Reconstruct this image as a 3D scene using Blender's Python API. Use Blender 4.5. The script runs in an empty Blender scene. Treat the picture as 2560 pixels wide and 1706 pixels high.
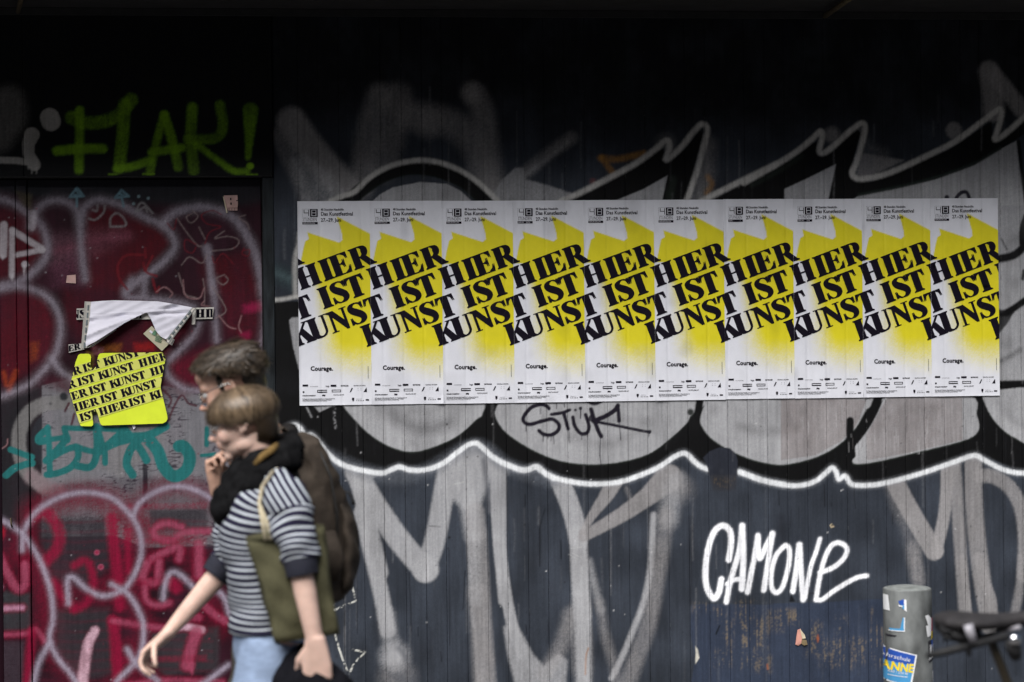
import bpy, bmesh, math, random
import numpy as np
from mathutils import Vector, Matrix, Quaternion
from mathutils.geometry import tessellate_polygon
R = math.radians
rng = np.random.default_rng(7)
random.seed(7)
scene = bpy.context.scene
COL = scene.collection

# ------------------------------------------------------------ camera, light, exposure
CAM_D, CAM_Z = 8.0, 1.70
PSI, ROLL, FPX = 0.0962132, -0.0112113, 4834.567      # yaw, roll, focal length in photo pixels
cam_d = bpy.data.cameras.new('camera'); cam = bpy.data.objects.new('camera', cam_d); COL.objects.link(cam)
fw = Vector((math.sin(PSI), math.cos(PSI), 0)); rt = Vector((math.cos(PSI), -math.sin(PSI), 0)); up = Vector((0, 0, 1))
r2 = rt*math.cos(ROLL) + up*math.sin(ROLL); u2 = up*math.cos(ROLL) - rt*math.sin(ROLL)
mw = Matrix((r2, u2, -fw)).transposed().to_4x4(); mw.translation = Vector((0, -CAM_D, CAM_Z))
cam.matrix_world = mw
cam_d.sensor_width = 36.0; cam_d.lens = FPX/2560*36
cam_d.clip_end = 500; cam_d.clip_start = 0.1
cam_d.dof.use_dof = True; cam_d.dof.focus_distance = 8.02; cam_d.dof.aperture_fstop = 1.7
scene.camera = cam

SUN_EL, SUN_AZ = 52.0, -24.0        # high, from the street side, a little from the left
world = bpy.data.worlds.new('World'); scene.world = world; world.use_nodes = True
wn = world.node_tree; bg = wn.nodes['Background']
sky = wn.nodes.new('ShaderNodeTexSky'); sky.sky_type = 'NISHITA'; sky.sun_disc = False
sky.sun_elevation = R(SUN_EL); sky.sun_rotation = R(180 + SUN_AZ*-1)
sky.air_density = 1.0; sky.dust_density = 3.0
wn.links.new(sky.outputs[0], bg.inputs[0]); bg.inputs[1].default_value = 0.05
sun_d = bpy.data.lights.new('sun', 'SUN'); sun = bpy.data.objects.new('sun', sun_d); COL.objects.link(sun)
sun_d.energy = 4.0; sun_d.angle = R(50); sun_d.color = (1.0, 0.985, 0.97)
sdir = Vector((math.sin(R(SUN_AZ))*math.cos(R(SUN_EL)), -math.cos(R(SUN_AZ))*math.cos(R(SUN_EL)), math.sin(R(SUN_EL))))
sun.rotation_euler = sdir.to_track_quat('Z', 'Y').to_euler()
sun.location = sdir*20
scene.view_settings.view_transform = 'Standard'; scene.view_settings.look = 'None'
scene.view_settings.gamma = 1.0; scene.view_settings.use_curve_mapping = False
scene.view_settings.exposure = 0.62
scene.render.engine = 'CYCLES'
scene.cycles.max_bounces = 6; scene.cycles.use_denoising = True

# ------------------------------------------------------------ measuring: a photo pixel to a point on the plane y
def wpv(P, y=0.0):
    P = np.asarray(P, float)
    f, r, u = np.array(fw), np.array(r2), np.array(u2)
    d = f + (P[:, 0:1]-1280)/FPX*r - (P[:, 1:2]-853)/FPX*u
    t = (y + CAM_D)/d[:, 1:2]
    return np.array([0, -CAM_D, CAM_Z]) + d*t
def W(px, py, y=0.0):
    return Vector(wpv([(px, py)], y)[0])
CROP = {'L1': (0, 200, 3.0157), 'L2': (0, 700, 3.0157), 'L3': (0, 1186, 3.0157), 'P1': (350, 820, 3.1367), 'P2': (350, 1206, 3.1367),
        'T1': (640, 100, 3.361), 'T2': (1240, 200, 3.1357), 'T3': (1860, 100, 3.1357), 'M1': (680, 960, 3.1357), 'M2': (1260, 960, 3.1357),
        'M3': (1860, 960, 3.1357), 'B1': (2100, 1400, 5.115), 'B2': (2060, 1250, 4.706), 'G1': (800, 1300, 3.361), 'G2': (1500, 1300, 3.361),
        'Z7': (0, 1000, 4.3556), 'Z8': (300, 400, 4.355), 'RC': (2440, 560, 3.133), 'LC': (620, 400, 2.065), 'TP': (160, 720, 5.8825),
        'YS': (160, 860, 7.1286), 'F': (0, 0, 1.0), 'D': (0, 0, .91914)}
def px(crop, pts):
    x0, y0, s = CROP[crop]
    return [(x0 + p[0]/s, y0 + p[1]/s) for p in pts]

# ------------------------------------------------------------ object helpers
def tag(o, label=None, cat=None, group=None, kind=None):
    if label: o['label'] = label
    if cat: o['category'] = cat
    if group: o['group'] = group
    if kind: o['kind'] = kind
    return o
def empty(name, loc, label, cat, group=None):
    o = bpy.data.objects.new(name, None); o.location = loc; COL.objects.link(o); o.empty_display_size = .1
    return tag(o, label, cat, group)
def link(name, me, m=None, parent=None):
    if m is not None: me.materials.append(m)
    o = bpy.data.objects.new(name, me); COL.objects.link(o)
    if parent is not None:
        o.parent = parent
        chain = Vector((0, 0, 0)); p = parent
        while p is not None: chain += p.location; p = p.parent
        o.location = -chain                                   # geometry is given in world coordinates
    return o
def mesh_np(name, V, F, attr=None, smooth=False):
    """V (n,3), F (m,4) or (m,3) arrays -> mesh"""
    me = bpy.data.meshes.new(name); V = np.asarray(V, np.float32); F = np.asarray(F, np.int32)
    k = F.shape[1]
    me.vertices.add(len(V)); me.vertices.foreach_set('co', V.ravel())
    me.loops.add(F.size); me.loops.foreach_set('vertex_index', F.ravel())
    me.polygons.add(len(F)); me.polygons.foreach_set('loop_start', np.arange(0, F.size, k, dtype=np.int32))
    me.polygons.foreach_set('loop_total', np.full(len(F), k, np.int32))
    if smooth: me.polygons.foreach_set('use_smooth', np.ones(len(F), bool))
    me.update(calc_edges=True); me.validate()
    if attr is not None: set_col(me, attr)
    return me
def set_col(me, rgb, name='paint'):
    a = me.color_attributes.new(name, 'FLOAT_COLOR', 'POINT')
    c = np.ones((len(me.vertices), 4), np.float32); c[:, :3] = rgb
    a.data.foreach_set('color', c.ravel())
def mesh_py(name, V, F, smooth=False):
    me = bpy.data.meshes.new(name); me.from_pydata([tuple(v) for v in V], [], F); me.update()
    if smooth:
        for p in me.polygons: p.use_smooth = True
    return me
def grid_faces(nu, nv, wrap=False):
    i = np.arange(nu if wrap else nu-1); j = np.arange(nv-1)
    I, J = np.meshgrid(i, j, indexing='ij'); I2 = (I+1) % nu
    return np.stack([I*nv+J, I2*nv+J, I2*nv+J+1, I*nv+J+1], -1).reshape(-1, 4)
class MB:                                                    # a small collector of solids, all in world coordinates
    def __init__(s): s.V = []; s.F = []
    def add(s, V, F):
        n = len(s.V); s.V += [tuple(v) for v in V]; s.F += [tuple(int(i)+n for i in f) for f in F]; return s
    def box(s, a, b):
        (x0, y0, z0), (x1, y1, z1) = a, b
        return s.add([(x0,y0,z0),(x1,y0,z0),(x1,y1,z0),(x0,y1,z0),(x0,y0,z1),(x1,y0,z1),(x1,y1,z1),(x0,y1,z1)],
                     [(0,3,2,1),(4,5,6,7),(0,1,5,4),(1,2,6,5),(2,3,7,6),(3,0,4,7)])
    def tube(s, pts, rad, n=12, ref=(0, 0, 1), cap=True):
        V, F = tube_geo(pts, rad, n, ref, cap); return s.add(V, F)
    def ell(s, c, r, M=None, nu=20, nv=12):
        V, F = ell_geo(c, r, M, nu, nv); return s.add(V, F)
    def mesh(s, name, smooth=True): return mesh_py(name, s.V, s.F, smooth)
    def build(s, name, m, parent=None, smooth=True): return link(name, s.mesh(name, smooth), m, parent)
def tube_geo(pts, rad, n=12, ref=(0, 0, 1), cap=True):
    """rings round a polyline; rad: per point r or (a along side, b along the other axis)"""
    P = [Vector(p) for p in pts]; V = []; F = []; ref = Vector(ref)
    for i, p in enumerate(P):
        t = (P[min(i+1, len(P)-1)] - P[max(i-1, 0)]).normalized()
        s = ref - t*ref.dot(t)
        if s.length < 1e-4: s = Vector((1, 0, 0)) - t*t.x
        s.normalize(); b = t.cross(s)
        r = rad[i] if hasattr(rad, '__len__') else rad
        ra, rb = r if hasattr(r, '__len__') else (r, r)
        for k in range(n):
            a = 2*math.pi*k/n
            V.append(p + s*(math.cos(a)*ra) + b*(math.sin(a)*rb))
    for i in range(len(P)-1):
        for k in range(n):
            k2 = (k+1) % n
            F.append((i*n+k, i*n+k2, (i+1)*n+k2, (i+1)*n+k))
    if cap:
        F.append(tuple(range(n-1, -1, -1))); o = (len(P)-1)*n; F.append(tuple(o+k for k in range(n)))
    return V, F
def ell_geo(c, r, M=None, nu=20, nv=12):
    V = []; F = []; c = Vector(c)
    for j in range(1, nv):
        th = math.pi*j/nv
        for i in range(nu):
            ph = 2*math.pi*i/nu
            V.append(Vector((r[0]*math.sin(th)*math.cos(ph), r[1]*math.sin(th)*math.sin(ph), r[2]*math.cos(th))))
    V.append(Vector((0, 0, r[2]))); V.append(Vector((0, 0, -r[2]))); a = len(V)-2
    for j in range(nv-2):
        for i in range(nu):
            i2 = (i+1) % nu; F.append((j*nu+i, (j+1)*nu+i, (j+1)*nu+i2, j*nu+i2))
    for i in range(nu):
        i2 = (i+1) % nu; F.append((a, i, i2)); F.append((a+1, (nv-2)*nu+i2, (nv-2)*nu+i))
    V = [v + c for v in V]
    if M is not None: V = [M @ v for v in V]
    return V, F

# ------------------------------------------------------------ materials (all node based)
def base_mat(name, rough=.6, spec=.4, metal=0.0):
    m = bpy.data.materials.new(name); m.use_nodes = True; nt = m.node_tree; b = nt.nodes['Principled BSDF']
    b.inputs['Roughness'].default_value = rough; b.inputs['Specular IOR Level'].default_value = spec; b.inputs['Metallic'].default_value = metal
    return m, nt, b
def mat(name, col, rough=.6, var=.15, scale=30.0, bump=.0, bscale=None, metal=0.0, spec=.4, col2=None, stretch=(1, 1, 1), detail=4):
    m, nt, b = base_mat(name, rough, spec, metal); L = nt.links
    tc = nt.nodes.new('ShaderNodeTexCoord'); mp = nt.nodes.new('ShaderNodeMapping'); mp.inputs['Scale'].default_value = stretch
    L.new(tc.outputs['Object'], mp.inputs[0])
    n = nt.nodes.new('ShaderNodeTexNoise'); n.inputs['Scale'].default_value = scale; n.inputs['Detail'].default_value = detail
    L.new(mp.outputs[0], n.inputs['Vector'])
    cr = nt.nodes.new('ShaderNodeValToRGB'); e = cr.color_ramp.elements
    c2 = col2 or col
    e[0].position = .3; e[1].position = .7
    e[0].color = (*[c*(1-var) for c in col], 1); e[1].color = (*[min(1, c*(1+var)) for c in c2], 1)
    L.new(n.outputs['Fac'], cr.inputs[0]); L.new(cr.outputs[0], b.inputs['Base Color'])
    if bump:
        n2 = nt.nodes.new('ShaderNodeTexNoise'); n2.inputs['Scale'].default_value = bscale or scale*3; n2.inputs['Detail'].default_value = 5
        L.new(mp.outputs[0], n2.inputs['Vector'])
        bp = nt.nodes.new('ShaderNodeBump'); bp.inputs['Strength'].default_value = bump; bp.inputs['Distance'].default_value = .004
        L.new(n2.outputs['Fac'], bp.inputs['Height']); L.new(bp.outputs[0], b.inputs['Normal'])
    return m
def paint_mat(name, rough=.6, bump=.35, stretch=(160, 160, 9), spec=.14, fine=.12):
    """surface whose colours are the sprayed paint stored on the mesh, with wood grain relief and fine grain on top"""
    m, nt, b = base_mat(name, rough, spec); L = nt.links
    at = nt.nodes.new('ShaderNodeVertexColor'); at.layer_name = 'paint'
    tc = nt.nodes.new('ShaderNodeTexCoord'); mp = nt.nodes.new('ShaderNodeMapping'); mp.inputs['Scale'].default_value = stretch
    L.new(tc.outputs['Object'], mp.inputs[0])
    n = nt.nodes.new('ShaderNodeTexNoise'); n.inputs['Scale'].default_value = 1.0; n.inputs['Detail'].default_value = 6; L.new(mp.outputs[0], n.inputs['Vector'])
    f = nt.nodes.new('ShaderNodeTexNoise'); f.inputs['Scale'].default_value = 420; f.inputs['Detail'].default_value = 2; L.new(tc.outputs['Object'], f.inputs['Vector'])
    mr = nt.nodes.new('ShaderNodeMapRange'); mr.inputs[1].default_value = .25; mr.inputs[2].default_value = .75
    mr.inputs[3].default_value = 1-fine*1.4; mr.inputs[4].default_value = 1+fine*1.4; L.new(f.outputs['Fac'], mr.inputs[0])
    mx = nt.nodes.new('ShaderNodeVectorMath'); mx.operation = 'SCALE'; L.new(at.outputs['Color'], mx.inputs[0]); L.new(mr.outputs[0], mx.inputs['Scale'])
    L.new(mx.outputs[0], b.inputs['Base Color'])
    ad = nt.nodes.new('ShaderNodeMath'); ad.operation = 'ADD'; L.new(n.outputs['Fac'], ad.inputs[0]); L.new(f.outputs['Fac'], ad.inputs[1])
    bp = nt.nodes.new('ShaderNodeBump'); bp.inputs['Strength'].default_value = bump; bp.inputs['Distance'].default_value = .002
    L.new(ad.outputs[0], bp.inputs['Height']); L.new(bp.outputs[0], b.inputs['Normal'])
    return m

# ------------------------------------------------------------ a canvas of spray paint in metres on a plane
def vnoise(nx, nz, cx, cz):
    gx, gz = int(nx/cx)+3, int(nz/cz)+3; g = rng.random((gx, gz))
    x = np.arange(nx)/cx; z = np.arange(nz)/cz; xi = x.astype(int); zi = z.astype(int); fx = (x-xi)[:, None]; fz = (z-zi)[None]
    fx = fx*fx*(3-2*fx); fz = fz*fz*(3-2*fz)
    return (g[xi][:, zi]*(1-fx)*(1-fz) + g[xi+1][:, zi]*fx*(1-fz) + g[xi][:, zi+1]*(1-fx)*fz + g[xi+1][:, zi+1]*fx*fz)
def catmull(P, sub=6):
    P = np.asarray(P, float)
    if len(P) < 3: return P
    Q = np.vstack([2*P[0]-P[1], P, 2*P[-1]-P[-2]]); out = []
    for i in range(1, len(Q)-2):
        a, b, c, d = Q[i-1:i+3]
        for t in np.arange(sub)/sub:
            out.append(.5*((2*b) + (-a+c)*t + (2*a-5*b+4*c-d)*t*t + (-a+3*b-3*c+d)*t**3))
    out.append(P[-1]); return np.array(out)
MPP = 1/603.0                                                # metres of wall per photo pixel
class Canvas:
    def __init__(s, x0, x1, z0, z1, y, base, res=.003):
        s.x0, s.z0, s.y, s.res = x0, z0, y, res
        s.nx, s.nz = int((x1-x0)/res)+1, int((z1-z0)/res)+1
        s.c = np.empty((s.nx, s.nz, 3)); s.c[:] = base
        s.n1 = rng.random((s.nx, s.nz))-.5
        s.n2 = vnoise(s.nx, s.nz, 2, 2)-.5
        s.low = vnoise(s.nx, s.nz, 30, 40); s.mid = vnoise(s.nx, s.nz, 9, 12)
        s.grain = vnoise(s.nx, s.nz, 2, 45); h1 = vnoise(s.nx, s.nz, 15, 2.6); h2 = vnoise(s.nx, s.nz, 6, 1.8); s.hor = h1*.86+h2*.14
    def comp(s, sl, a, col, grain, patch, chalk=0):
        a = np.clip(a, 0, 1)
        if grain: a = np.clip(a + grain*(s.n1[sl]*1.1+s.n2[sl]*.5)*4*a*(1-a)*1.3, 0, 1)
        if patch: a = a*(1-patch*np.clip((s.low[sl]*.6+s.mid[sl]*.4-.35)*2.2, 0, 1))
        if chalk: a = a*np.clip((s.n2[sl]+.5-chalk)*5, 0, 1)
        s.c[sl] = s.c[sl]*(1-a[..., None]) + np.asarray(col)*a[..., None]
    def pts(s, crop, P):
        Q = wpv(px(crop, P), s.y); return np.stack([Q[:, 0], Q[:, 2]], -1)
    def S(s, crop, col, w, soft, op, P, grain=.22, patch=.12, smooth=True, chalk=0):
        k = MPP/CROP[crop][2]
        Wd = np.array([p[2] if len(p) > 2 else w for p in P], float)*k*.5; soft = max(soft*k*1.35, s.res*1.2)
        Q = np.column_stack([s.pts(crop, P), Wd])
        if smooth: Q = catmull(Q)
        m = Q[:, 2].max() + soft + 2*s.res
        i0 = max(int((Q[:, 0].min()-m-s.x0)/s.res), 0); i1 = min(int((Q[:, 0].max()+m-s.x0)/s.res)+1, s.nx)
        j0 = max(int((Q[:, 1].min()-m-s.z0)/s.res), 0); j1 = min(int((Q[:, 1].max()+m-s.z0)/s.res)+1, s.nz)
        if i1 <= i0 or j1 <= j0: return
        D = np.full((i1-i0, j1-j0), 9.0)
        for a, b in zip(Q[:-1], Q[1:]):
            mm = max(a[2], b[2]) + soft + s.res
            p0 = max(int((min(a[0], b[0])-mm-s.x0)/s.res), i0); p1 = min(int((max(a[0], b[0])+mm-s.x0)/s.res)+1, i1)
            q0 = max(int((min(a[1], b[1])-mm-s.z0)/s.res), j0); q1 = min(int((max(a[1], b[1])+mm-s.z0)/s.res)+1, j1)
            if p1 <= p0 or q1 <= q0: continue
            X = (s.x0 + np.arange(p0, p1)*s.res)[:, None]; Z = (s.z0 + np.arange(q0, q1)*s.res)[None]
            d = b-a; L2 = d[0]**2+d[1]**2+1e-12; t = np.clip(((X-a[0])*d[0]+(Z-a[1])*d[1])/L2, 0, 1)
            dist = np.hypot(X-a[0]-t*d[0], Z-a[1]-t*d[1]) - (a[2]+t*d[2])
            v = D[p0-i0:p1-i0, q0-j0:q1-j0]; np.minimum(v, dist, out=v)
        a = np.clip(.5-D/soft, 0, 1); a = a*a*(3-2*a)*op
        s.comp((slice(i0, i1), slice(j0, j1)), a, col, grain, patch, chalk)
    def Fl(s, crop, col, soft, op, P, grain=.25, patch=.1, smooth=False, mod=None):
        k = MPP/CROP[crop][2]; soft = max(soft*k, s.res*1.2)
        Q = s.pts(crop, P)
        if smooth: Q = catmull(np.vstack([Q, Q[:1]]), 5)[:-1]
        m = soft + 2*s.res
        i0 = max(int((Q[:, 0].min()-m-s.x0)/s.res), 0); i1 = min(int((Q[:, 0].max()+m-s.x0)/s.res)+1, s.nx)
        j0 = max(int((Q[:, 1].min()-m-s.z0)/s.res), 0); j1 = min(int((Q[:, 1].max()+m-s.z0)/s.res)+1, s.nz)
        if i1 <= i0 or j1 <= j0: return
        X = (s.x0 + np.arange(i0, i1)*s.res)[:, None]; Z = (s.z0 + np.arange(j0, j1)*s.res)[None]
        ins = np.zeros((i1-i0, j1-j0), bool); D = np.full(ins.shape, 9.0)
        for a, b in zip(Q, np.roll(Q, -1, 0)):
            if abs(b[1]-a[1]) > 1e-9:
                c = ((a[1] > Z) != (b[1] > Z)) & (X < (b[0]-a[0])*(Z-a[1])/(b[1]-a[1])+a[0]); ins ^= c
            d = b-a; L2 = d@d+1e-12; t = np.clip(((X-a[0])*d[0]+(Z-a[1])*d[1])/L2, 0, 1)
            np.minimum(D, np.hypot(X-a[0]-t*d[0], Z-a[1]-t*d[1]), out=D)
        D = np.where(ins, -D, D); a = np.clip(.5-D/soft, 0, 1); a = a*a*(3-2*a)*op
        sl = (slice(i0, i1), slice(j0, j1))
        if mod is not None: a = a*mod(sl)
        s.comp(sl, a, col, grain, patch)
    def blob(s, crop, col, c, r, soft, op, **k): s.S(crop, col, 2*r, soft, op, [c, (c[0]+.5, c[1])], smooth=False, **k)
    def drips(s, crop, col, w, L, op=.9):
        for x0, y0, x1, y1 in L: s.S(crop, col, w, 1, op, [(x0, y0), ((x0+x1)/2+random.uniform(-2, 2), (y0+y1)/2), (x1, y1)], grain=.2)
    def finish(s):
        s.c *= (.86+.28*s.grain)[..., None]*(.80+.28*s.low+.12*s.mid)[..., None]
        s.c *= (1+.16*s.n2)[..., None]
    def sample(s, x, z):
        fx = np.clip((x-s.x0)/s.res, 0, s.nx-1.001); fz = np.clip((z-s.z0)/s.res, 0, s.nz-1.001)
        i, j = fx.astype(int), fz.astype(int); a = (fx-i)[..., None]; b = (fz-j)[..., None]
        return s.c[i, j]*(1-a)*(1-b)+s.c[i+1, j]*a*(1-b)+s.c[i, j+1]*(1-a)*b+s.c[i+1, j+1]*a*b
# ============================================================ the graffiti, stroke by stroke
SLATE = (.031, .037, .049); SIL = (.33, .332, .345); SILW = (.27, .26, .262); BLK = (.003, .003, .0034); BLKG = (.007, .010, .008); WHT = (.72, .74, .76)
wc = Canvas(-.24, 3.06, .17, 3.16, 0.0, SLATE)
wc.c *= (.8+.4*wc.low)[..., None]
S, Fl = wc.S, wc.Fl
# canopy shade on the upper boards, deepened in their colour
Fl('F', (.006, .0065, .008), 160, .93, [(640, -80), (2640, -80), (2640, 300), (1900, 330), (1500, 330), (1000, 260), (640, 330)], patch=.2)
# --- first big silver letters, soft sprayed (upper traces)
S('T1', SILW, 240, 60, .85, [(300, 690), (430, 880), (600, 1080), (780, 1270)], patch=.3)
S('T1', SILW, 120, 60, .45, [(180, 800), (330, 1100), (440, 1360)], patch=.5)
Fl('T1', SIL, 70, .5, [(300, 1000), (420, 950), (700, 1200), (760, 1330), (640, 1380), (400, 1380)], patch=.5)
S('T1', SILW, 190, 90, .62, [(1040, 470), (970, 700), (925, 950), (880, 1240)], patch=.4)
S('T1', SILW, 220, 110, .5, [(1190, 480), (1150, 750), (1060, 1060)], patch=.5)
S('T1', SILW, 220, 110, .6, [(1300, 640), (1480, 660), (1700, 740), (1860, 930), (1950, 1220)], patch=.4)
S('T1', SILW, 180, 90, .55, [(1840, 470), (1900, 600), (1950, 900), (2000, 1280)], patch=.3)
wc.blob('T1', SILW, (1440, 720), 100, 90, .45); wc.blob('T1', SILW, (1810, 440), 80, 80, .5)
Fl('T2', SIL, 25, .85, [(-60, 960), (40, 790), (150, 690), (215, 690), (235, 780), (400, 825), (600, 890), (560, 960)], patch=.25)
S('T2', SILW, 90, 55, .5, [(230, 730), (400, 590), (590, 455)], patch=.3); S('T2', SIL, 30, 35, .45, [(210, 760), (350, 660), (560, 490)])
S('T2', SILW, 130, 90, .55, [(1660, 520), (1640, 750), (1580, 960)], patch=.4); wc.blob('T2', SILW, (1330, 500), 70, 80, .3)
S('T2', (.40, .19, .03), 50, 28, .5, [(820, 612), (950, 622), (1160, 578)]); S('T2', (.40, .19, .03), 45, 25, .5, [(830, 610), (870, 670), (935, 750)])
S('T2', (.40, .19, .03), 42, 30, .45, [(1660, 760), (1690, 820), (1650, 885)]); wc.blob('T2', (.3, .08, .07), (760, 800), 25, 30, .4)
wc.blob('T3', SILW, (690, 745), 62, 40, .55); wc.blob('T3', SILW, (1645, 710), 66, 25, .7)
Fl('T3', SILW, 30, .75, [(880, 1060), (920, 890), (1040, 905), (1250, 945), (1100, 1020), (960, 1080)], patch=.3)
S('T3', SILW, 170, 40, .75, [(1920, 250), (1950, 420), (1960, 560)], patch=.15); S('T3', SILW, 130, 40, .75, [(1960, 280), (2060, 400), (2170, 540)], patch=.15)
S('T3', SILW, 60, 90, .3, [(900, 700), (960, 830), (1100, 900)], patch=.4)
# --- the main piece: silver body
Fl('T1', SIL, 8, 1, [(930, 1400), (1040, 1300), (1150, 1240), (1380, 1195), (1600, 1210), (1720, 1270), (1860, 1400)], patch=.05)
wc.blob('T1', (.12, .12, .125), (1600, 1290), 60, 90, .5)
Fl('T2', SIL, 8, 1, [(880, 970), (1150, 850), (1350, 740), (1300, 970)])
Fl('T3', SIL, 8, 1, [(-300, 1300), (0, 1250), (250, 1190), (500, 1080), (730, 950), (690, 1160), (660, 1300)])
Fl('T3', SIL, 8, 1, [(780, 1300), (900, 1215), (1200, 1155), (1500, 1085), (1800, 975), (2000, 860), (2140, 790), (2160, 1000), (2260, 1300)])
Fl('RC', SIL, 6, 1, [(140, -300), (420, -300), (420, 1700), (140, 1700)], patch=.2)
# black outlines, upper
S('T1', BLKG, 120, 14, 1, [(660, 1400), (790, 1340), (900, 1250), (1050, 1150), (1250, 1082), (1450, 1085), (1640, 1140), (1800, 1230), (1960, 1400)], patch=0)
S('T1', BLK, 88, 14, 1, [(660, 1400), (790, 1340), (900, 1250), (1050, 1150), (1250, 1088), (1450, 1092), (1640, 1148), (1800, 1236), (1960, 1400)], patch=0)
Fl('T2', BLK, 14, 1, [(500, 970), (900, 780), (1120, 660), (1250, 555), (1315, 540), (1320, 640), (1350, 650), (1500, 520), (1590, 400), (1625, 410), (1560, 680), (1480, 970), (1300, 970), (1345, 750), (1150, 860), (880, 970)], patch=0)
S('T2', (.016, .022, .018), 60, 30, .8, [(1390, 780), (1350, 960)], patch=.2)
Fl('T2', BLK, 14, 1, [(1640, 970), (1900, 830), (2195, 680), (2260, 700), (2260, 960)], patch=0)
Fl('T3', BLK, 14, 1, [(-300, 1290), (0, 1150), (250, 1010), (540, 810), (570, 800), (580, 910), (630, 900), (880, 690), (915, 730), (880, 850), (840, 1020), (870, 1110), (1000, 1110), (1250, 1010), (1600, 860), (1940, 640), (1950, 780), (2000, 800), (2195, 640), (2260, 700), (2000, 865), (1800, 985), (1500, 1095), (1200, 1165), (900, 1225), (760, 1300), (650, 1300), (720, 975), (500, 1085), (250, 1200), (0, 1262), (-300, 1330)], patch=0)
S('T3', (.014, .020, .016), 40, 26, .9, [(60, 1140), (250, 1040), (460, 910)], patch=.2); S('T3', (.02, .028, .024), 22, 18, .9, [(900, 1215), (1200, 1155), (1500, 1080), (1800, 970), (2010, 850)])
S('T3', BLK, 34, 12, 1, [(2150, 800), (2175, 1000), (2215, 1300)], patch=.1)
# white outlines, upper
WG = (.50, .49, .47)
S('T1', WG, 42, 20, .95, [(600, 1375), (660, 1340), (740, 1308), (830, 1275), (950, 1160), (1100, 1072), (1250, 1027), (1420, 1012), (1580, 1042), (1740, 1110), (1880, 1210), (2030, 1350)], patch=.08)
S('T2', WG, 44, 22, .92, [(500, 955), (650, 890), (900, 762), (1100, 652), (1240, 552), (1340, 475), (1360, 540), (1335, 625), (1450, 530), (1550, 405), (1612, 348), (1655, 380), (1640, 480), (1580, 700), (1530, 850), (1490, 960)], patch=.1)
S('T2', WG, 44, 22, .92, [(1600, 955), (1800, 855), (2000, 755), (2200, 660)], patch=.1)
S('T3', WG, 44, 20, .92, [(0, 1120), (200, 1008), (400, 885), (530, 780), (600, 718), (612, 770), (590, 870), (625, 885), (700, 835), (820, 725), (922, 655), (948, 700), (920, 830), (880, 960), (848, 1045), (890, 1088), (1000, 1080), (1150, 1038), (1400, 925), (1650, 800), (1850, 655), (2000, 545), (2012, 610), (1985, 720), (1968, 780), (2050, 735), (2230, 575)], patch=.08)
# tag hidden behind the last poster
S('T3', (.012, .010, .02), 30, 6, 1, [(1640, 1300), (1665, 1240), (1700, 1200), (1745, 1196), (1770, 1250)]); wc.blob('T3', (.012, .01, .02), (1590, 1236), 20, 6, 1)
# right column
for c, r in (((300, 460), 50), ((250, 930), 60), ((320, 120), 50)): wc.blob('RC', (.12, .12, .125), c, r, 60, .35)
S('RC', BLK, 66, 18, 1, [(120, 285), (200, 270), (290, 248), (350, 205), (400, 140)], patch=.2); S('RC', BLK, 60, 10, 1, [(400, -60), (368, 40), (366, 150)], patch=.1)
S('RC', BLK, 56, 16, 1, [(150, 690), (220, 700), (290, 665), (400, 590)], patch=.2); Fl('RC', BLK, 20, .95, [(160, 700), (300, 690), (240, 790), (170, 870)])
S('RC', BLK, 40, 40, .5, [(180, 1080), (260, 1040), (345, 985)], patch=.5); S('RC', (.03, .03, .03), 14, 14, .8, [(200, 120), (240, 200)]); S('RC', BLK, 30, 14, .9, [(376, 370), (366, 430)])
for y in (1350, 1420, 1480): S('RC', (.14, .14, .145), 40, 60, .4, [(200, y-40), (300, y+20), (420, y+40)], patch=.4)
# left of the first poster
Fl('LC', BLK, 8, 1, [(130, 735), (300, 728), (300, 1400), (420, 1600), (240, 1500), (150, 1420)], patch=.05)
Fl('LC', SIL, 7, .9, [(212, 830), (225, 815), (290, 808), (290, 1100), (262, 1080), (232, 960)], patch=.1)
S('LC', WG, 20, 12, .9, [(125, 724), (190, 718), (240, 708), (280, 708)]); S('LC', WG, 24, 16, .8, [(246, 700), (240, 600), (246, 500), (262, 440), (268, 380)])
Fl('LC', (.035, .06, .066), 60, .5, [(130, 520), (220, 560), (240, 680), (140, 640)], patch=.3); S('LC', (.10, .15, .16), 30, 40, .5, [(120, 575), (215, 610)])
# --- lower half: old silver letters over slate
S('M1', SIL, 130, 22, .95, [(640, 640), (700, 860), (760, 1120), (845, 1480)]); 
S('G1', SIL, 130, 26, .95, [(350, -60), (400, 150), (470, 430), (530, 700), (570, 930)]); S('G1', SIL, 130, 60, .5, [(560, 800), (580, 960), (600, 1040)])
wc.blob('G1', SIL, (625, 1150), 105, 110, .95, patch=.1); wc.blob('G1', SILW, (650, 1330), 140, 120, .45, patch=.5)
S('G1', (.08, .085, .1), 36, 40, .7, [(660, 1080), (700, 1130), (720, 1170)])
S('M1', SIL, 175, 24, .95, [(660, 690), (800, 940), (980, 1200), (1120, 1370), (1210, 1460)]); S('M1', SIL, 160, 24, .95, [(1190, 1470), (1270, 1250), (1330, 950), (1385, 620)])
wc.blob('M1', SIL, (1205, 1455), 100, 30, .95, patch=.05)
Fl('M1', SIL, 26, .92, [(560, 600), (700, 620), (860, 680), (770, 760), (660, 760), (600, 720)], patch=.1)
Fl('M1', SIL, 60, .92, [(1310, 640), (1480, 540), (1590, 470), (1700, 560), (1850, 620), (1850, 700), (1720, 740), (1620, 980), (1540, 1020), (1470, 950), (1400, 900), (1330, 800)], patch=.12)
S('M1', SIL, 150, 60, .9, [(1450, 560), (1540, 900), (1590, 1180)], patch=.2); S('G1', SILW, 165, 36, .75, [(1300, -60), (1325, 300), (1350, 700), (1370, 1000), (1400, 1400)], patch=.4)
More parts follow.
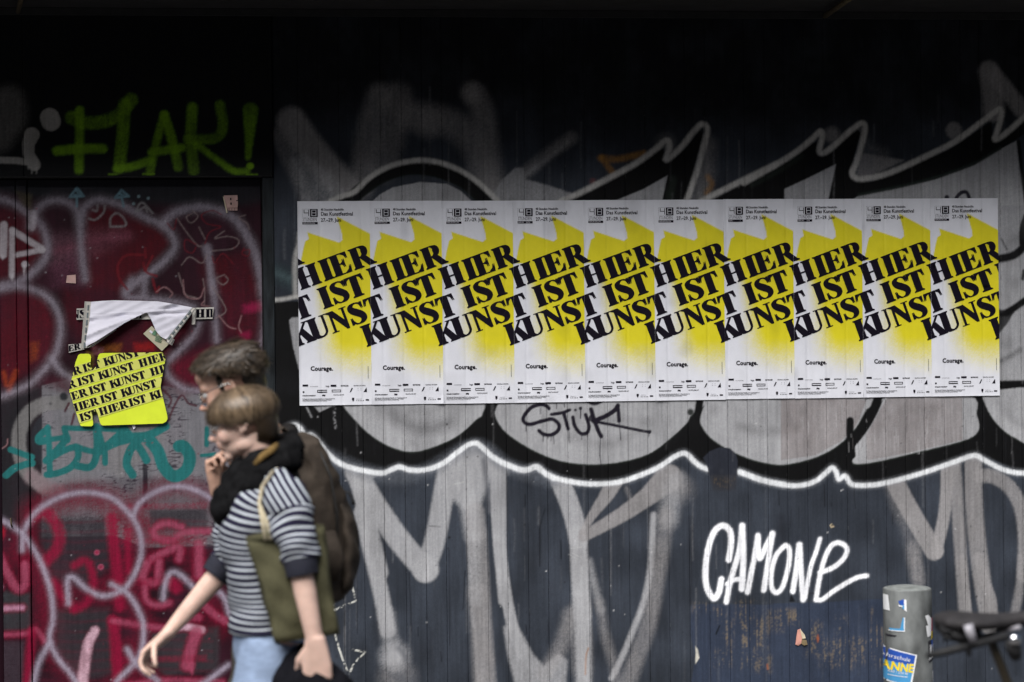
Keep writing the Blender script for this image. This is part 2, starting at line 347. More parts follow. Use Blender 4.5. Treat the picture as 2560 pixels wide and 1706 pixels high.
S('G1', SIL, 22, 26, .6, [(1245, 100), (1265, 500), (1290, 900)]); S('M1', (.10, .105, .12), 40, 30, .75, [(1660, 600), (1690, 820), (1710, 1000)])
S('M1', SIL, 130, 18, .95, [(1770, 600, 130), (1775, 900, 124), (1785, 1250, 104), (1800, 1480, 90), (1818, 1700, 86)]); S('G1', SIL, 95, 18, .95, [(1490, -60), (1515, 250), (1560, 600), (1620, 900), (1700, 1130)])
Fl('G1', SIL, 40, .85, [(1540, 900), (1640, 860), (1700, 960), (1790, 1130), (1880, 1230), (2000, 1120), (2080, 1180), (2060, 1420), (1650, 1420), (1580, 1150)], patch=.35)
S('G1', SILW, 120, 70, .55, [(1890, 1290), (2010, 1090), (2080, 900), (2100, 800)], patch=.4); S('G1', SILW, 150, 80, .5, [(2180, 760), (2190, 950), (2200, 1250)], patch=.4)
S('M2', SIL, 150, 20, .92, [(420, 720), (490, 880), (545, 1040), (585, 1220)], patch=.06); S('M2', SIL, 130, 30, .92, [(580, 1160), (590, 1300), (592, 1450), (612, 1700, 128), (622, 1950, 118), (630, 2400, 110)], patch=.1)
S('G1', SIL, 140, 28, .9, [(2170, 150), (2180, 420), (2190, 640), (2210, 800)], patch=.2); S('G1', SIL, 60, 40, .6, [(2260, 350), (2310, 560), (2360, 760)], patch=.3)
S('M2', SILW, 90, 18, .9, [(880, 740, 130), (800, 880, 110), (700, 1020, 70), (615, 1160, 50)], patch=.1); S('M2', SILW, 110, 18, .9, [(1290, 740, 220), (1130, 880, 150), (950, 1010, 120), (780, 1110, 100), (620, 1200, 80)], patch=.1)
S('M2', SILW, 30, 30, .4, [(960, 820), (990, 900)])
S('M2', SIL, 140, 90, .75, [(1350, 760), (1310, 900), (1285, 1060)], patch=.25); wc.blob('M2', SILW, (1390, 830), 80, 120, .5, patch=.4)
S('G2', SIL, 50, 26, .9, [(450, -40), (438, 200), (420, 430), (370, 680), (290, 900), (200, 1120), (100, 1330)], patch=.1); S('G2', SILW, 130, 60, .6, [(560, -40), (500, 350), (450, 650), (400, 900), (330, 1100), (230, 1380)], patch=.45)
S('G2', SILW, 70, 60, .5, [(0, 700), (40, 950), (110, 1200), (150, 1380)], patch=.4)
S('G1', SIL, 110, 80, .75, [(2190, 640), (2195, 900), (2210, 1150), (2215, 1420)], patch=.3); S('G1', SILW, 150, 60, .6, [(1320, 600), (1350, 950), (1370, 1420)], patch=.3); S('M1', SIL, 70, 60, .6, [(1590, 1000), (1600, 1700)], patch=.3)
# right hand M and loop
S('M3', SILW, 150, 20, .9, [(1170, 740), (1250, 900), (1370, 1110), (1490, 1310)], patch=.06); S('M3', SILW, 100, 18, .9, [(1500, 1320), (1560, 1080), (1585, 880), (1590, 640)], patch=.06); wc.blob('M3', SILW, (1505, 1310), 62, 22, .9)
S('M3', SILW, 100, 24, .85, [(1650, 620), (1670, 900), (1690, 1200), (1715, 1560), (1738, 1900)], patch=.2); S('M3', SILW, 140, 24, .85, [(1800, 580), (1800, 850), (1820, 1150), (1862, 1500), (1925, 1900)], patch=.25)
S('B1', SILW, 90, 26, .8, [(1560, -40), (1600, 300), (1650, 700)], patch=.3); S('B1', SILW, 130, 26, .8, [(1770, -40), (1840, 250), (1930, 480), (1960, 700)], patch=.25)
S('M3', SILW, 110, 26, .8, [(1840, 720), (1960, 730), (2080, 810), (2165, 960), (2200, 1200), (2190, 1500)], patch=.2); S('B1', SILW, 120, 50, .7, [(2340, -40), (2310, 300), (2260, 560), (2230, 700)], patch=.3)
S('M3', SILW, 90, 70, .4, [(1150, 780), (1220, 1000), (1290, 1180), (1350, 1500)], patch=.5); S('B2', SILW, 160, 70, .6, [(1060, 560), (1080, 750), (1110, 960)], patch=.35)
# --- black belly outline of the main piece with its silver lobes
Fl('F', BLK, 6, 1, [(692, 960), (720, 990), (2600, 950), (2600, 1185), (2545, 1180), (2450, 1135), (2300, 1190), (2140, 1212), (2100, 1180), (2070, 1172), (2040, 1200), (1990, 1212), (1900, 1198), (1800, 1178), (1705, 1135), (1600, 1192), (1520, 1208), (1400, 1196), (1342, 1166), (1310, 1176), (1240, 1140), (1190, 1112), (1150, 1130), (1085, 1168), (1010, 1170), (950, 1180), (880, 1168), (830, 1135), (790, 1090), (760, 1085), (740, 1062), (715, 1068), (692, 1070)], patch=0)
GR = (.016, .022, .017)
def lobe(crop, P):
    Fl(crop, GR, 22, .95, [(x, y+10) for x, y in P], patch=0, smooth=True); Fl(crop, SIL, 12, 1, P, smooth=True, patch=.04)
lobe('M1', [(520, 100), (580, 200), (650, 280), (750, 380), (900, 480), (1080, 532), (1250, 500), (1450, 410), (1600, 280), (1650, 230), (1600, 80)])
lobe('M2', [(0, 100), (-40, 150), (-70, 235), (-20, 340), (80, 430), (250, 530), (450, 605), (700, 632), (950, 605), (1150, 540), (1300, 430), (1420, 320), (1455, 260), (1490, 100)])
lobe('M2', [(1600, 100), (1560, 200), (1535, 285), (1590, 390), (1700, 480), (1880, 570), (2050, 620), (2200, 632), (2400, 590), (2560, 520), (2680, 430), (2760, 340), (2840, 200), (2900, 100)])
lobe('M3', [(1110, 90), (1040, 230), (960, 350), (880, 470), (862, 560), (866, 625), (1050, 608), (1400, 525), (1650, 465), (1790, 415), (1842, 350), (1825, 250), (1760, 90)])
lobe('M3', [(1850, 60), (1920, 220), (2000, 330), (2120, 420), (2320, 480), (2320, 60)])
Fl('M1', SIL, 8, .9, [(320, 165), (370, 222), (430, 195), (510, 155)]); 
# soft shading sprayed inside the lobes
S('M1', (.10, .10, .105), 90, 90, .75, [(930, 240), (1080, 330), (1250, 340), (1400, 300)], patch=.2); S('M1', (.14, .14, .145), 120, 120, .5, [(820, 170), (1100, 220), (1420, 180)], patch=.3)
S('M2', (.13, .13, .135), 70, 60, .45, [(760, 270), (950, 290), (1130, 300)], patch=.4); S('M2', (.15, .15, .155), 60, 60, .4, [(520, 420), (800, 470), (1050, 380)], patch=.5); wc.blob('M2', (.13, .13, .135), (1650, 210), 40, 60, .4)
S('M3', (.14, .14, .145), 70, 60, .5, [(-40, 330), (150, 380), (330, 370), (430, 330)], patch=.4); S('M3', (.14, .14, .145), 60, 60, .45, [(2010, 160), (2120, 290), (2280, 360)], patch=.4)
Fl('M3', (.23, .205, .205), 8, .75, [(290, 110), (800, 115), (960, 130), (880, 330), (760, 450), (560, 560), (290, 600)], patch=.15)
Fl('M3', (.22, .195, .195), 10, .7, [(1120, 110), (1710, 100), (1715, 440), (1300, 540), (960, 600), (960, 400)], patch=.2)
S('M3', BLK, 62, 10, 1, [(832, 290), (832, 420), (845, 560)], patch=0); S('M3', BLK, 75, 10, 1, [(1060, 80), (1020, 200), (950, 330), (860, 450)], patch=0)
S('M2', BLK, 60, 10, 1, [(1540, 110), (1520, 220), (1495, 330)], patch=0); wc.blob('M2', BLKG, (1462, 222), 26, 16, 1)
S('M1', BLK, 60, 20, 1, [(1700, 100), (1695, 240)], patch=0); S('M1', SIL, 12, 10, .8, [(270, 180), (310, 260)]); S('M1', SIL, 14, 14, .7, [(490, 170), (490, 260), (500, 345)], chalk=.35)
# white belly line
S('M1', (.10, .11, .13), 110, 60, .6, [(160, 380), (420, 560), (850, 720), (1200, 690), (1590, 490), (1850, 650), (2195, 760)], patch=.3)
for c, P in (('M1', [(90, 380), (140, 335), (190, 325), (228, 360), (255, 408), (305, 402), (360, 450), (430, 540), (530, 622), (660, 668), (850, 700), (925, 678), (1000, 652), (1080, 676), (1200, 674), (1330, 630), (1450, 540), (1540, 478), (1600, 466), (1645, 495), (1730, 572), (1850, 640), (1980, 678), (2065, 655), (2110, 680), (2210, 742)]),
             ('M2', [(-10, 620), (150, 677), (260, 650), (335, 712), (450, 752), (650, 784), (850, 778), (1000, 742), (1200, 660), (1330, 575), (1405, 545), (1450, 565), (1530, 640), (1650, 682), (1830, 690), (2000, 750), (2200, 790)]),
             ('M3', [(-30, 690), (150, 757), (300, 790), (430, 798), (550, 768), (640, 700), (690, 658), (722, 690), (742, 748), (792, 722), (835, 782), (900, 796), (1050, 788), (1250, 742), (1450, 682), (1650, 612), (1800, 562), (1870, 590), (1980, 650), (2100, 692), (2240, 702)])):
    S(c, (.4, .42, .46), 54, 40, .3, P, patch=.1); S(c, WHT, 38, 13, .98, P, patch=.05)
# little runs and rubbed spots
Fl('M2', (.021, .024, .034), 5, 1, [(1560, 580), (1610, 530), (1690, 497), (1770, 503), (1815, 545), (1832, 600), (1832, 722), (1610, 722), (1590, 640)], patch=.05)
Fl('M2', (.03, .03, .035), 30, .8, [(1610, 715), (1830, 715), (1815, 830), (1640, 840)], patch=.5)
for _ in range(26): wc.S('M2', (.10, .075, .05), 5, 3, .6, [(x := random.uniform(1640, 1810), y := random.uniform(730, 810)), (x+3, y+12)], smooth=False)
wc.drips('M3', (.006, .006, .008), 6, [(862, 780, 872, 975), (630, 790, 632, 965), (1165, 1020, 1165, 1100), (272, 840, 276, 950), (685, 930, 687, 960)], .9)
wc.drips('G1', (.008, .009, .013), 8, [(312, 330, 316, 960), (750, 440, 768, 940), (1085, 250, 1090, 1050), (1848, 0, 1848, 390), (1220, 430, 1203, 750), (1918, 860, 1922, 1040), (2022, 170, 2028, 330), (545, 240, 545, 480), (825, 900, 825, 980), (1015, 1110, 1022, 1190), (210, 760, 205, 980), (1730, 880, 1738, 960)], .8)
wc.drips('M2', (.008, .009, .013), 8, [(320, 980, 275, 1140), (275, 1140, 280, 1430), (445, 1230, 447, 1370), (1480, 1100, 1475, 1230), (165, 870, 165, 960)], .8)
wc.drips('M3', (.010, .011, .015), 5, [(1360, 800, 1360, 930), (1590, 1400, 1592, 1500), (370, 990, 362, 1120), (425, 960, 430, 1130)], .7)
for x, y, r in ((1372, 318, 8), (1390, 1205, 9), (1530, 575, 5), (1612, 570, 5), (1388, 345, 4), (1980, 1105, 7)): wc.blob('M1', (.004, .004, .005), (x, y), r, 3, 1)
for _ in range(140):
    x, y = random.uniform(700, 2550), random.uniform(1030, 1690); wc.blob('F', random.choice([(.01, .01, .012), (.008, .008, .01), (.55, .55, .56)]), (x, y), random.uniform(.8, 2.0), 1, random.uniform(.5, .9))
S('G1', (.03, .03, .035), 7, 4, .8, [(915, 50), (1010, 58)]); S('M1', (.5, .5, .5), 6, 4, .7, [(1420, 790), (1500, 770)])
for a in ([(2120, 280), (2200, 320)], [(2110, 240), (2190, 232)], [(2090, 290), (2160, 330)]): S('G1', (.5, .5, .5), 5, 4, .6, a)
for c, r in (((510, 720), 14), ((520, 735), 10)): wc.blob('M1', (.02, .02, .022), c, r, 8, .8)
# vertical brush grime on the silver
for _ in range(70):
    x, y = random.uniform(1960, 2420), random.uniform(1000, 1110); wc.S('F', random.choice([(.45, .45, .46), (.10, .09, .09)]), 1.6, 1.5, .45, [(x, y), (x+1, y+random.uniform(8, 40))], smooth=False)
S('G1', (.28, .12, .04), 14, 10, .6, [(2255, 1080), (2235, 1150), (2230, 1300)], patch=.5)
# blue repainted patch at the bottom
Fl('G2', (.030, .040, .066), 6, .97, [(762, 712), (940, 708), (1440, 712), (1460, 704), (1940, 690), (2330, 664), (2420, 670), (2500, 900), (2480, 1420), (760, 1420), (800, 1150), (760, 960)], patch=.05)
woody = lambda sl: np.clip((wc.grain[sl]*.62+wc.mid[sl]*.3+wc.n2[sl]*.35-.53)*5, 0, 1)
for cx, cy, rx, ry in ((850, 740, 60, 30), (1070, 960, 40, 110), (1040, 1160, 80, 70), (1220, 880, 70, 200), (1235, 1190, 60, 70), (1340, 950, 60, 130), (1370, 1210, 60, 60), (1010, 800, 40, 60), (1900, 1120, 40, 110), (2030, 1120, 90, 120), (2030, 880, 40, 60), (2330, 900, 50, 150), (2350, 1120, 60, 110), (1480, 850, 60, 80), (1790, 1000, 60, 140), (2200, 1100, 60, 100), (1600, 820, 70, 60)):
    Fl('G2', (.15, .118, .08), 90, .7, [(cx-rx, cy-ry), (cx+rx, cy-ry), (cx+rx, cy+ry), (cx-rx, cy+ry)], mod=woody, patch=0)
for x, y in ((1830, 990), (1405, 1238), (1825, 1010)): S('G2', (.35, .10, .03), 14, 10, .7, [(x, y-20), (x+5, y+15)])
S('G2', BLK, 12, 5, .9, [(1005, 890), (975, 960)]); S('G2', BLK, 10, 4, .9, [(1690, 620), (1800, 615)]); Fl('G2', BLK, 4, .9, [(1605, 615), (1590, 690), (1640, 690)])
Fl('G2', (.62, .60, .52), 4, .9, [(800, 1055), (820, 1090), (835, 1160), (800, 1215), (805, 1120)]); Fl('G2', (.55, .45, .3), 4, .9, [(1930, 45), (1945, 30), (1970, 60), (1940, 68)]); wc.blob('G2', BLK, (1948, 48), 8, 4, 1)
S('G2', (.012, .013, .017), 30, 40, .5, [(760, -20), (765, 700)]); S('G2', (.018, .02, .027), 60, 50, .6, [(1520, -20), (1540, 200)])
# chalk zigzags
for P in ([(272, 468), (255, 520), (282, 600), (302, 680), (200, 720), (115, 762), (110, 715), (150, 660)], [(128, 965), (160, 1080), (190, 1170), (228, 1265)], [(245, 1292), (290, 1200), (380, 1112), (275, 1090)], [(290, 330), (325, 292)]):
    S('G1', (.72, .72, .66), 13, 5, .95, P, smooth=False, chalk=.4)
# black tag below the fourth and fifth poster
TG = (.009, .007, .014)
for P, w in (([(352, 192), (330, 172), (290, 163), (220, 182), (165, 240), (152, 290), (200, 318), (300, 292), (380, 278), (430, 320), (422, 368), (370, 400), (310, 395), (275, 368)], 31), ([(372, 240), (450, 228), (515, 206)], 26), ([(468, 228), (485, 290), (503, 352)], 30), ([(540, 262), (555, 330), (600, 388), (650, 385), (666, 330), (640, 242)], 30), ([(682, 200), (710, 290), (740, 370), (762, 412)], 34), ([(700, 292), (800, 252), (870, 205), (893, 170)], 36), ([(893, 175), (898, 230), (902, 292)], 30), ([(720, 298), (850, 322), (1000, 352), (1140, 380)], 24), ([(640, 120), (690, 155), (740, 150), (790, 120)], 24)):
    S('M2', TG, w, 6, 1, P, patch=0, grain=.2)
for c, r in (((560, 206), 11), ((600, 192), 14), ((1142, 376), 15), ((690, 270), 28)): wc.blob('M2', TG, c, r, 5, 1)
wc.drips('M2', TG, 8, [(755, 400, 752, 560), (752, 560, 764, 645), (505, 350, 515, 460), (285, 190, 286, 236), (410, 130, 412, 196), (472, 130, 476, 182), (600, 195, 600, 272), (900, 290, 915, 436), (172, 320, 172, 372), (305, 400, 305, 450), (343, 400, 343, 428), (365, 400, 367, 446), (385, 400, 392, 470), (607, 400, 607, 436), (655, 395, 655, 415), (1137, 385, 1137, 408)])
# white CAMONE tag
for P, w in (([(1082, 335), (1102, 200), (1092, 95), (1030, 48), (960, 100), (912, 230), (887, 400), (892, 540), (930, 635), (965, 658), (1000, 605), (1020, 500)], 50), ([(1062, 690), (1090, 540), (1130, 400), (1172, 250), (1195, 50)], 46), ([(1195, 50), (1205, 300), (1192, 580)], 50), ([(1068, 540), (1130, 502), (1205, 505)], 38), ([(1240, 608), (1270, 450), (1308, 250), (1326, 132)], 44), ([(1328, 140), (1330, 250), (1345, 325), (1400, 210), (1450, 115)], 44), ([(1450, 115), (1412, 350), (1376, 590)], 44), ([(1535, 232), (1480, 300), (1442, 430), (1440, 560), (1480, 612), (1530, 570), (1570, 450), (1592, 330), (1590, 245), (1560, 215), (1530, 240)], 40), ([(1672, 210), (1652, 400), (1620, 600)], 46), ([(1680, 210), (1690, 450), (1706, 672)], 44), ([(1720, 660), (1770, 400), (1812, 280), (1848, 160)], 36), ([(1848, 442), (1960, 400), (2050, 320), (2074, 240), (2010, 192), (1940, 222), (1882, 340), (1842, 500), (1815, 668)], 40), ([(1815, 672), (1870, 668), (1960, 600), (2080, 525), (2170, 482), (2242, 470)], 38)):
    S('G2', (.35, .37, .42), w+12, 26, .3, P, patch=0); S('G2', (.86, .87, .90), w, 10, 1, P, patch=0, grain=.25)
for _ in range(90): wc.blob('G2', (.05, .05, .06), (random.uniform(870, 2100), random.uniform(40, 680)), random.uniform(1, 4), 2, random.uniform(.4, .9))
for _ in range(30): wc.S('G2', (.04, .045, .06), 5, 3, .7, [(x := random.choice([905, 1105, 1270, 1440, 1610, 1775, 1945, 2105]) + random.uniform(-3, 3), y := random.uniform(40, 640)), (x, y+random.uniform(10, 40))], smooth=False)

# ------------------------------------------------------------ gate panel, in its own plane (a little behind the boards)
GY, HY = .045, -.018
MAR = (.022, .0045, .010); LIL = (.24, .215, .26); CRI = (.20, .004, .028); PNK = (.30, .06, .11)
gc = Canvas(-1.52, -.20, .17, 2.60, GY, MAR)
gc.c *= (.7+.6*gc.low)[..., None]
G, GF = gc.S, gc.Fl
GF('F', (.012, .014, .018), 30, .9, [(-20, 430), (700, 430), (700, 500), (560, 520), (300, 505), (120, 500), (-20, 480)])
GF('F', (.014, .015, .018), 30, .85, [(-40, 1010), (110, 960), (110, 1300), (70, 1330), (-40, 1290)])
for P, o in (([(-40, 980), (200, 1000), (330, 1150), (345, 1300), (200, 1450), (-40, 1510)], .8), ([(640, 1000), (820, 940), (1200, 1120), (1290, 1230), (1000, 1500), (900, 1600), (650, 1600)], .75), ([(1500, 1350), (1900, 1300), (1980, 1600), (1550, 1600)], .6)):
    GF('L1', (.085, .003, .008), 120, o, P, patch=.5)
GF('L1', (.03, .008, .016), 80, .8, [(1250, 1100), (1500, 980), (1800, 1080), (1700, 1300), (1350, 1400)], patch=.4)
GF('L1', (.24, .11, .15), 160, .4, [(380, 1180), (900, 1130), (980, 1180), (700, 1330), (400, 1400)], patch=.6); G('L1', PNK, 50, 60, .22, [(420, 1290), (700, 1220), (960, 1170)], patch=.5)
GF('L1', (.16, .05, .09), 130, .4, [(380, 1400), (600, 1300), (640, 1560), (400, 1560)], patch=.5)
for P, o, c in (([(0, 100), (120, 60), (330, 130), (420, 300), (400, 560), (100, 760), (-30, 800)], .7, (.10, .004, .012)), ([(480, 60), (950, 160), (1400, 250), (1450, 400), (1250, 600), (700, 560), (480, 300)], .55, (.08, .003, .010)), ([(1250, 620), (1600, 500), (1500, 850), (1300, 780)], .6, (.14, .005, .02)), ([(1650, 60), (1960, 60), (1960, 450), (1700, 420)], .5, (.10, .004, .012))):
    GF('L2', c, 130, o, P, patch=.5)
G('L2', (.34, .05, .01), 30, 30, .6, [(30, 700), (60, 800), (120, 690), (70, 840)], patch=.2); GF('L2', (.30, .06, .01), 60, .5, [(230, 480), (290, 470), (280, 600), (230, 620)], patch=.5)
GF('L2', (.26, .08, .01), 50, .6, [(760, 490), (920, 480), (900, 540), (780, 540)], patch=.5); GF('L2', (.30, .01, .01), 60, .7, [(1010, 480), (1180, 470), (1150, 530), (1020, 540)], patch=.4)
GF('L2', (.40, .14, .17), 30, .7, [(700, 500), (780, 510), (770, 560), (700, 560)]); GF('L2', (.22, .13, .03), 30, .7, [(650, 530), (710, 560), (700, 660), (660, 620)])
GF('L2', (.28, .01, .06), 60, .8, [(1830, 190), (2010, 150), (2000, 230), (1840, 250)], patch=.2); GF('L2', (.25, .008, .05), 50, .75, [(1810, 390), (1890, 390), (1880, 490), (1820, 480)])
# worn pale area with crackled paint
GF('L2', (.18, .178, .195), 10, .96, [(315, 800), (420, 770), (530, 750), (800, 850), (1250, 800), (1450, 850), (1620, 900), (1800, 900), (1800, 2050), (1700, 2000), (1100, 2020), (860, 1930), (315, 1940)], patch=.25)
GF('L2', (.06, .012, .022), 90, .8, [(310, 740), (560, 720), (1250, 700), (1500, 840), (1400, 880), (1000, 860), (600, 880), (310, 800)], patch=.5)
crack = lambda sl: np.clip((.07-np.abs(gc.hor[sl]-.5))*20, 0, 1)*np.clip((gc.low[sl]-.28)*3.5, 0, 1)
GF('L2', (.022, .016, .026), 12, .95, [(320, 790), (1700, 820), (1720, 2030), (1080, 2030), (860, 1930), (320, 1930)], mod=crack, patch=0)
GF('L2', (.17, .165, .17), 60, .8, [(760, 1000), (1250, 1100), (1250, 1200), (900, 1500), (760, 1400)], patch=.5)
GF('L2', (.03, .02, .03), 50, .5, [(310, 1560), (1000, 1480), (1700, 1500), (1700, 2030), (310, 2030)], patch=.4)
G('L2', (.17, .165, .165), 105, 22, .9, [(700, 960), (520, 925), (330, 940), (215, 1010), (150, 1140), (150, 1300), (210, 1450), (330, 1560)], patch=.15)
GF('L2', (.02, .022, .028), 14, .9, [(240, 1130), (290, 1050), (318, 1030), (318, 1420), (270, 1340), (235, 1230)])
G('L3', (.24, .16, .18), 110, 40, .6, [(240, 20), (330, 90), (430, 130)], patch=.4)
G('L2', (.012, .010, .016), 36, 6, .95, [(1092, 1400), (1095, 1480), (1092, 1700)], patch=.3)
for P in ([(1230, 830), (1290, 900), (1270, 960)], [(1270, 1060), (1310, 960), (1370, 870), (1420, 930), (1480, 950)], [(490, 990), (520, 930)], [(540, 1090), (560, 1010)]): G('L2', (.05, .008, .016), 16, 5, .9, P)
wc_r = [(480, 880, 30), (380, 935, 8), (1130, 980, 12)]
for x, y, r in wc_r: gc.blob('L2', (.01, .012, .016), (x, y), r, 14, .9)
# crimson glow then pale lilac outlines, lower gate
LOW = [[(168, 570), (170, 480), (190, 410), (250, 310), (350, 225), (500, 158), (660, 138), (830, 172), (930, 250), (1010, 345), (1060, 470), (1062, 620), (1010, 760), (930, 868), (780, 918), (650, 862), (570, 790), (530, 775), (508, 810), (515, 975)],
       [(190, 470), (250, 560), (300, 650), (360, 800), (392, 950), (398, 1100), (375, 1240), (430, 1380), (530, 1500), (590, 1600)], [(1000, 310), (1060, 210), (1200, 120), (1350, 90), (1500, 130), (1660, 230)],
       [(840, 830), (960, 900), (1040, 1020), (1082, 1150), (1065, 1330), (1000, 1440), (880, 1560)], [(960, 1320), (1030, 1430), (1190, 1560)], [(-20, 330), (80, 380), (165, 445)], [(372, 1270), (290, 1430), (250, 1600)],
       [(1228, 940), (1245, 830), (1275, 755), (1320, 738), (1380, 775), (1450, 845)], [(1560, 880), (1640, 880), (1700, 950), (1730, 1050)], [(1500, 1600), (1600, 1530), (1720, 1440)]]
for P in LOW[:5]: G('L3', (.125, .0035, .018), 150, 110, .6, P, patch=.4)
for P in ([(60, 620), (230, 660), (330, 900), (320, 1100)], [(1100, 380), (1400, 560), (1600, 900), (1650, 1150)], [(240, 260), (700, 200), (1000, 420)]): G('L3', (.125, .0035, .018), 170, 120, .5, P, patch=.5)
GF('L3', (.024, .020, .026), 70, .85, [(300, 340), (800, 330), (830, 700), (620, 860), (400, 780), (300, 500)], patch=.3); GF('L3', (.026, .024, .029), 70, .85, [(420, 1020), (820, 1010), (860, 1500), (620, 1560), (420, 1330)], patch=.3)
GF('L3', (.026, .022, .028), 60, .8, [(1120, 260), (1560, 260), (1560, 440), (1150, 420)], patch=.3); GF('L3', (.03, .028, .033), 60, .85, [(1150, 1200), (1650, 1150), (1650, 1480), (1250, 1520), (1100, 1400)], patch=.3)
GF('L3', (.028, .031, .035), 50, .85, [(0, 880), (230, 900), (230, 1170), (0, 1180)], patch=.3); GF('L3', (.04, .03, .04), 50, .7, [(0, 1260), (190, 1260), (180, 1600), (0, 1600)], patch=.3)
for yy in range(350, 1560, 75): G('L3', (.10, .006, .02), 14, 26, .35, [(300, yy), (600, yy+14), (1000, yy-10), (1600, yy+10)], patch=.6)
RP = [([(240, 330), (320, 285), (400, 340), (450, 460), (420, 580), (330, 670)], 75, CRI), ([(840, 330), (855, 500), (880, 700), (905, 1000)], 75, CRI), ([(960, 430), (970, 730)], 50, CRI), ([(560, 690), (640, 650), (690, 720), (700, 850), (650, 970), (560, 1020)], 50, CRI), ([(400, 810), (480, 930), (560, 1010)], 50, CRI),
      ([(1370, 400), (1260, 370), (1165, 410), (1180, 480), (1300, 500), (1380, 440), (1580, 430)], 52, PNK), ([(1140, 640), (1250, 585), (1350, 555), (1350, 640)], 60, PNK), ([(1110, 670), (1080, 790), (1180, 810), (1200, 660)], 60, PNK), ([(1090, 850), (1105, 950), (1190, 990), (1280, 970)], 52, PNK), ([(1500, 530), (1500, 760)], 78, PNK), ([(1270, 800), (1330, 860)], 80, CRI),
      ([(850, 1100), (870, 1250), (895, 1600)], 72, CRI), ([(850, 1105), (1100, 1145), (1300, 1165)], 52, PNK), ([(1280, 1160), (1400, 1150), (1520, 1175)], 60, (.66, .45, .55)), ([(1480, 1190), (1440, 1320), (1410, 1440)], 88, PNK), ([(1440, 1440, 60), (1450, 1510, 4)], 60, PNK), ([(1530, 980), (1620, 1060), (1700, 1110)], 60, PNK), ([(1350, 1080), (1500, 1080)], 60, (.25, .04, .08)),
      ([(715, 1180, 60), (660, 1300, 70), (620, 1560, 80)], 70, (.62, .42, .50)), ([(-10, 600), (60, 750), (130, 860), (185, 830), (190, 680)], 66, PNK), ([(-20, 1012), (170, 1005)], 46, (.50, .26, .38)), ([(-20, 1212), (200, 1200), (270, 1170), (340, 1260)], 42, PNK), ([(240, 1180), (205, 1600)], 55, CRI), ([(860, 1600), (1250, 1556), (1680, 1566)], 44, PNK), ([(-20, 370), (10, 440), (-20, 500)], 60, (.42, .01, .02)), ([(-30, 780), (0, 850)], 50, (.6, .4, .55))]
for P, w, c in RP:
    G('L3', CRI, w+18, 34, .6, P, patch=.5); G('L3', c, w-12, 26, .72, P, patch=.5)
for c, r in (((730, 590), 20), ((760, 700), 22)): gc.blob('L3', PNK, c, r, 10, .8); gc.blob('L3', CRI, c, r*.55, 8, .7)
for yy, h in ((230, 30), (490, 28), (790, 40), (1380, 34)): GF('L3', CRI, 26, .35, [(830, yy), (1560, yy-20), (1560, yy+h), (830, yy+h+10)], patch=.5)
for P in LOW: G('L3', (.20, .16, .21), 56, 40, .5, P, patch=.2); G('L3', (.285, .25, .315), 30, 24, .8, P, patch=.15)
# pale outlines, upper gate
for c, P, w in (('L1', [(-20, 890), (100, 930), (200, 1000), (300, 1085), (350, 1200), (350, 1320), (270, 1430), (150, 1520), (-20, 1560)], 58), ('L1', [(230, 1110), (270, 1000), (350, 922), (470, 912), (560, 960), (600, 1060), (610, 1250), (640, 1500)], 55), ('L1', [(610, 1060), (640, 960), (740, 905), (900, 940), (1100, 1040), (1230, 1100), (1305, 1190), (1310, 1280), (1200, 1400), (1050, 1510), (960, 1585)], 55),
                ('L2', [(1000, 0), (960, 70), (958, 128), (1100, 140), (1350, 172), (1460, 210)], 46), ('L1', [(1225, 1085), (1320, 1000), (1500, 960), (1650, 985), (1780, 1060), (1900, 1250), (1960, 1450), (1990, 1600)], 66), ('L2', [(1975, 60), (1992, 250), (1990, 350), (1955, 560), (1890, 720)], 40), ('L1', [(1560, 1270, 60), (1580, 1400, 45), (1600, 1590, 44)], 50), ('L2', [(1605, 0), (1620, 200), (1632, 460)], 44),
                ('L2', [(-20, 75), (150, 50), (330, 112), (430, 230), (458, 380), (420, 550), (330, 680), (200, 800), (-20, 890)], 48), ('L2', [(395, 590), (450, 680), (545, 745)], 44), ('L2', [(1500, 320), (1450, 430), (1300, 580), (1248, 650), (1280, 740), (1380, 815), (1500, 842)], 44), ('L2', [(1090, -20), (1085, 120)], 42)):
    G(c, (.20, .17, .20), w+26, 60, .4, P, patch=.3); G(c, LIL, w-16, 34, .72, P, patch=.25)
for P, w in (([(30, 1095), (25, 1320)], 55), ([(92, 1130), (90, 1480)], 40), ([(100, 1140), (310, 1270)], 46), ([(315, 1282), (130, 1320)], 38), ([(25, 1330, 30), (22, 1355, 4)], 20), ([(90, 1470, 26), (94, 1510, 4)], 20), ([(185, 1400, 24), (185, 1470, 4)], 20)): G('L1', (.42, .39, .42), w, 14, .85, P, patch=.15)
gc.blob('L1', (.42, .39, .42), (188, 1392), 24, 10, .9); gc.blob('L1', (.42, .39, .42), (315, 1280), 28, 12, .8); G('L1', (.36, .33, .36), 50, 24, .7, [(250, 1010), (240, 1110)])
GF('L1', (.10, .09, .05), 40, .5, [(120, 840), (240, 860), (240, 980), (180, 960)], patch=.4)
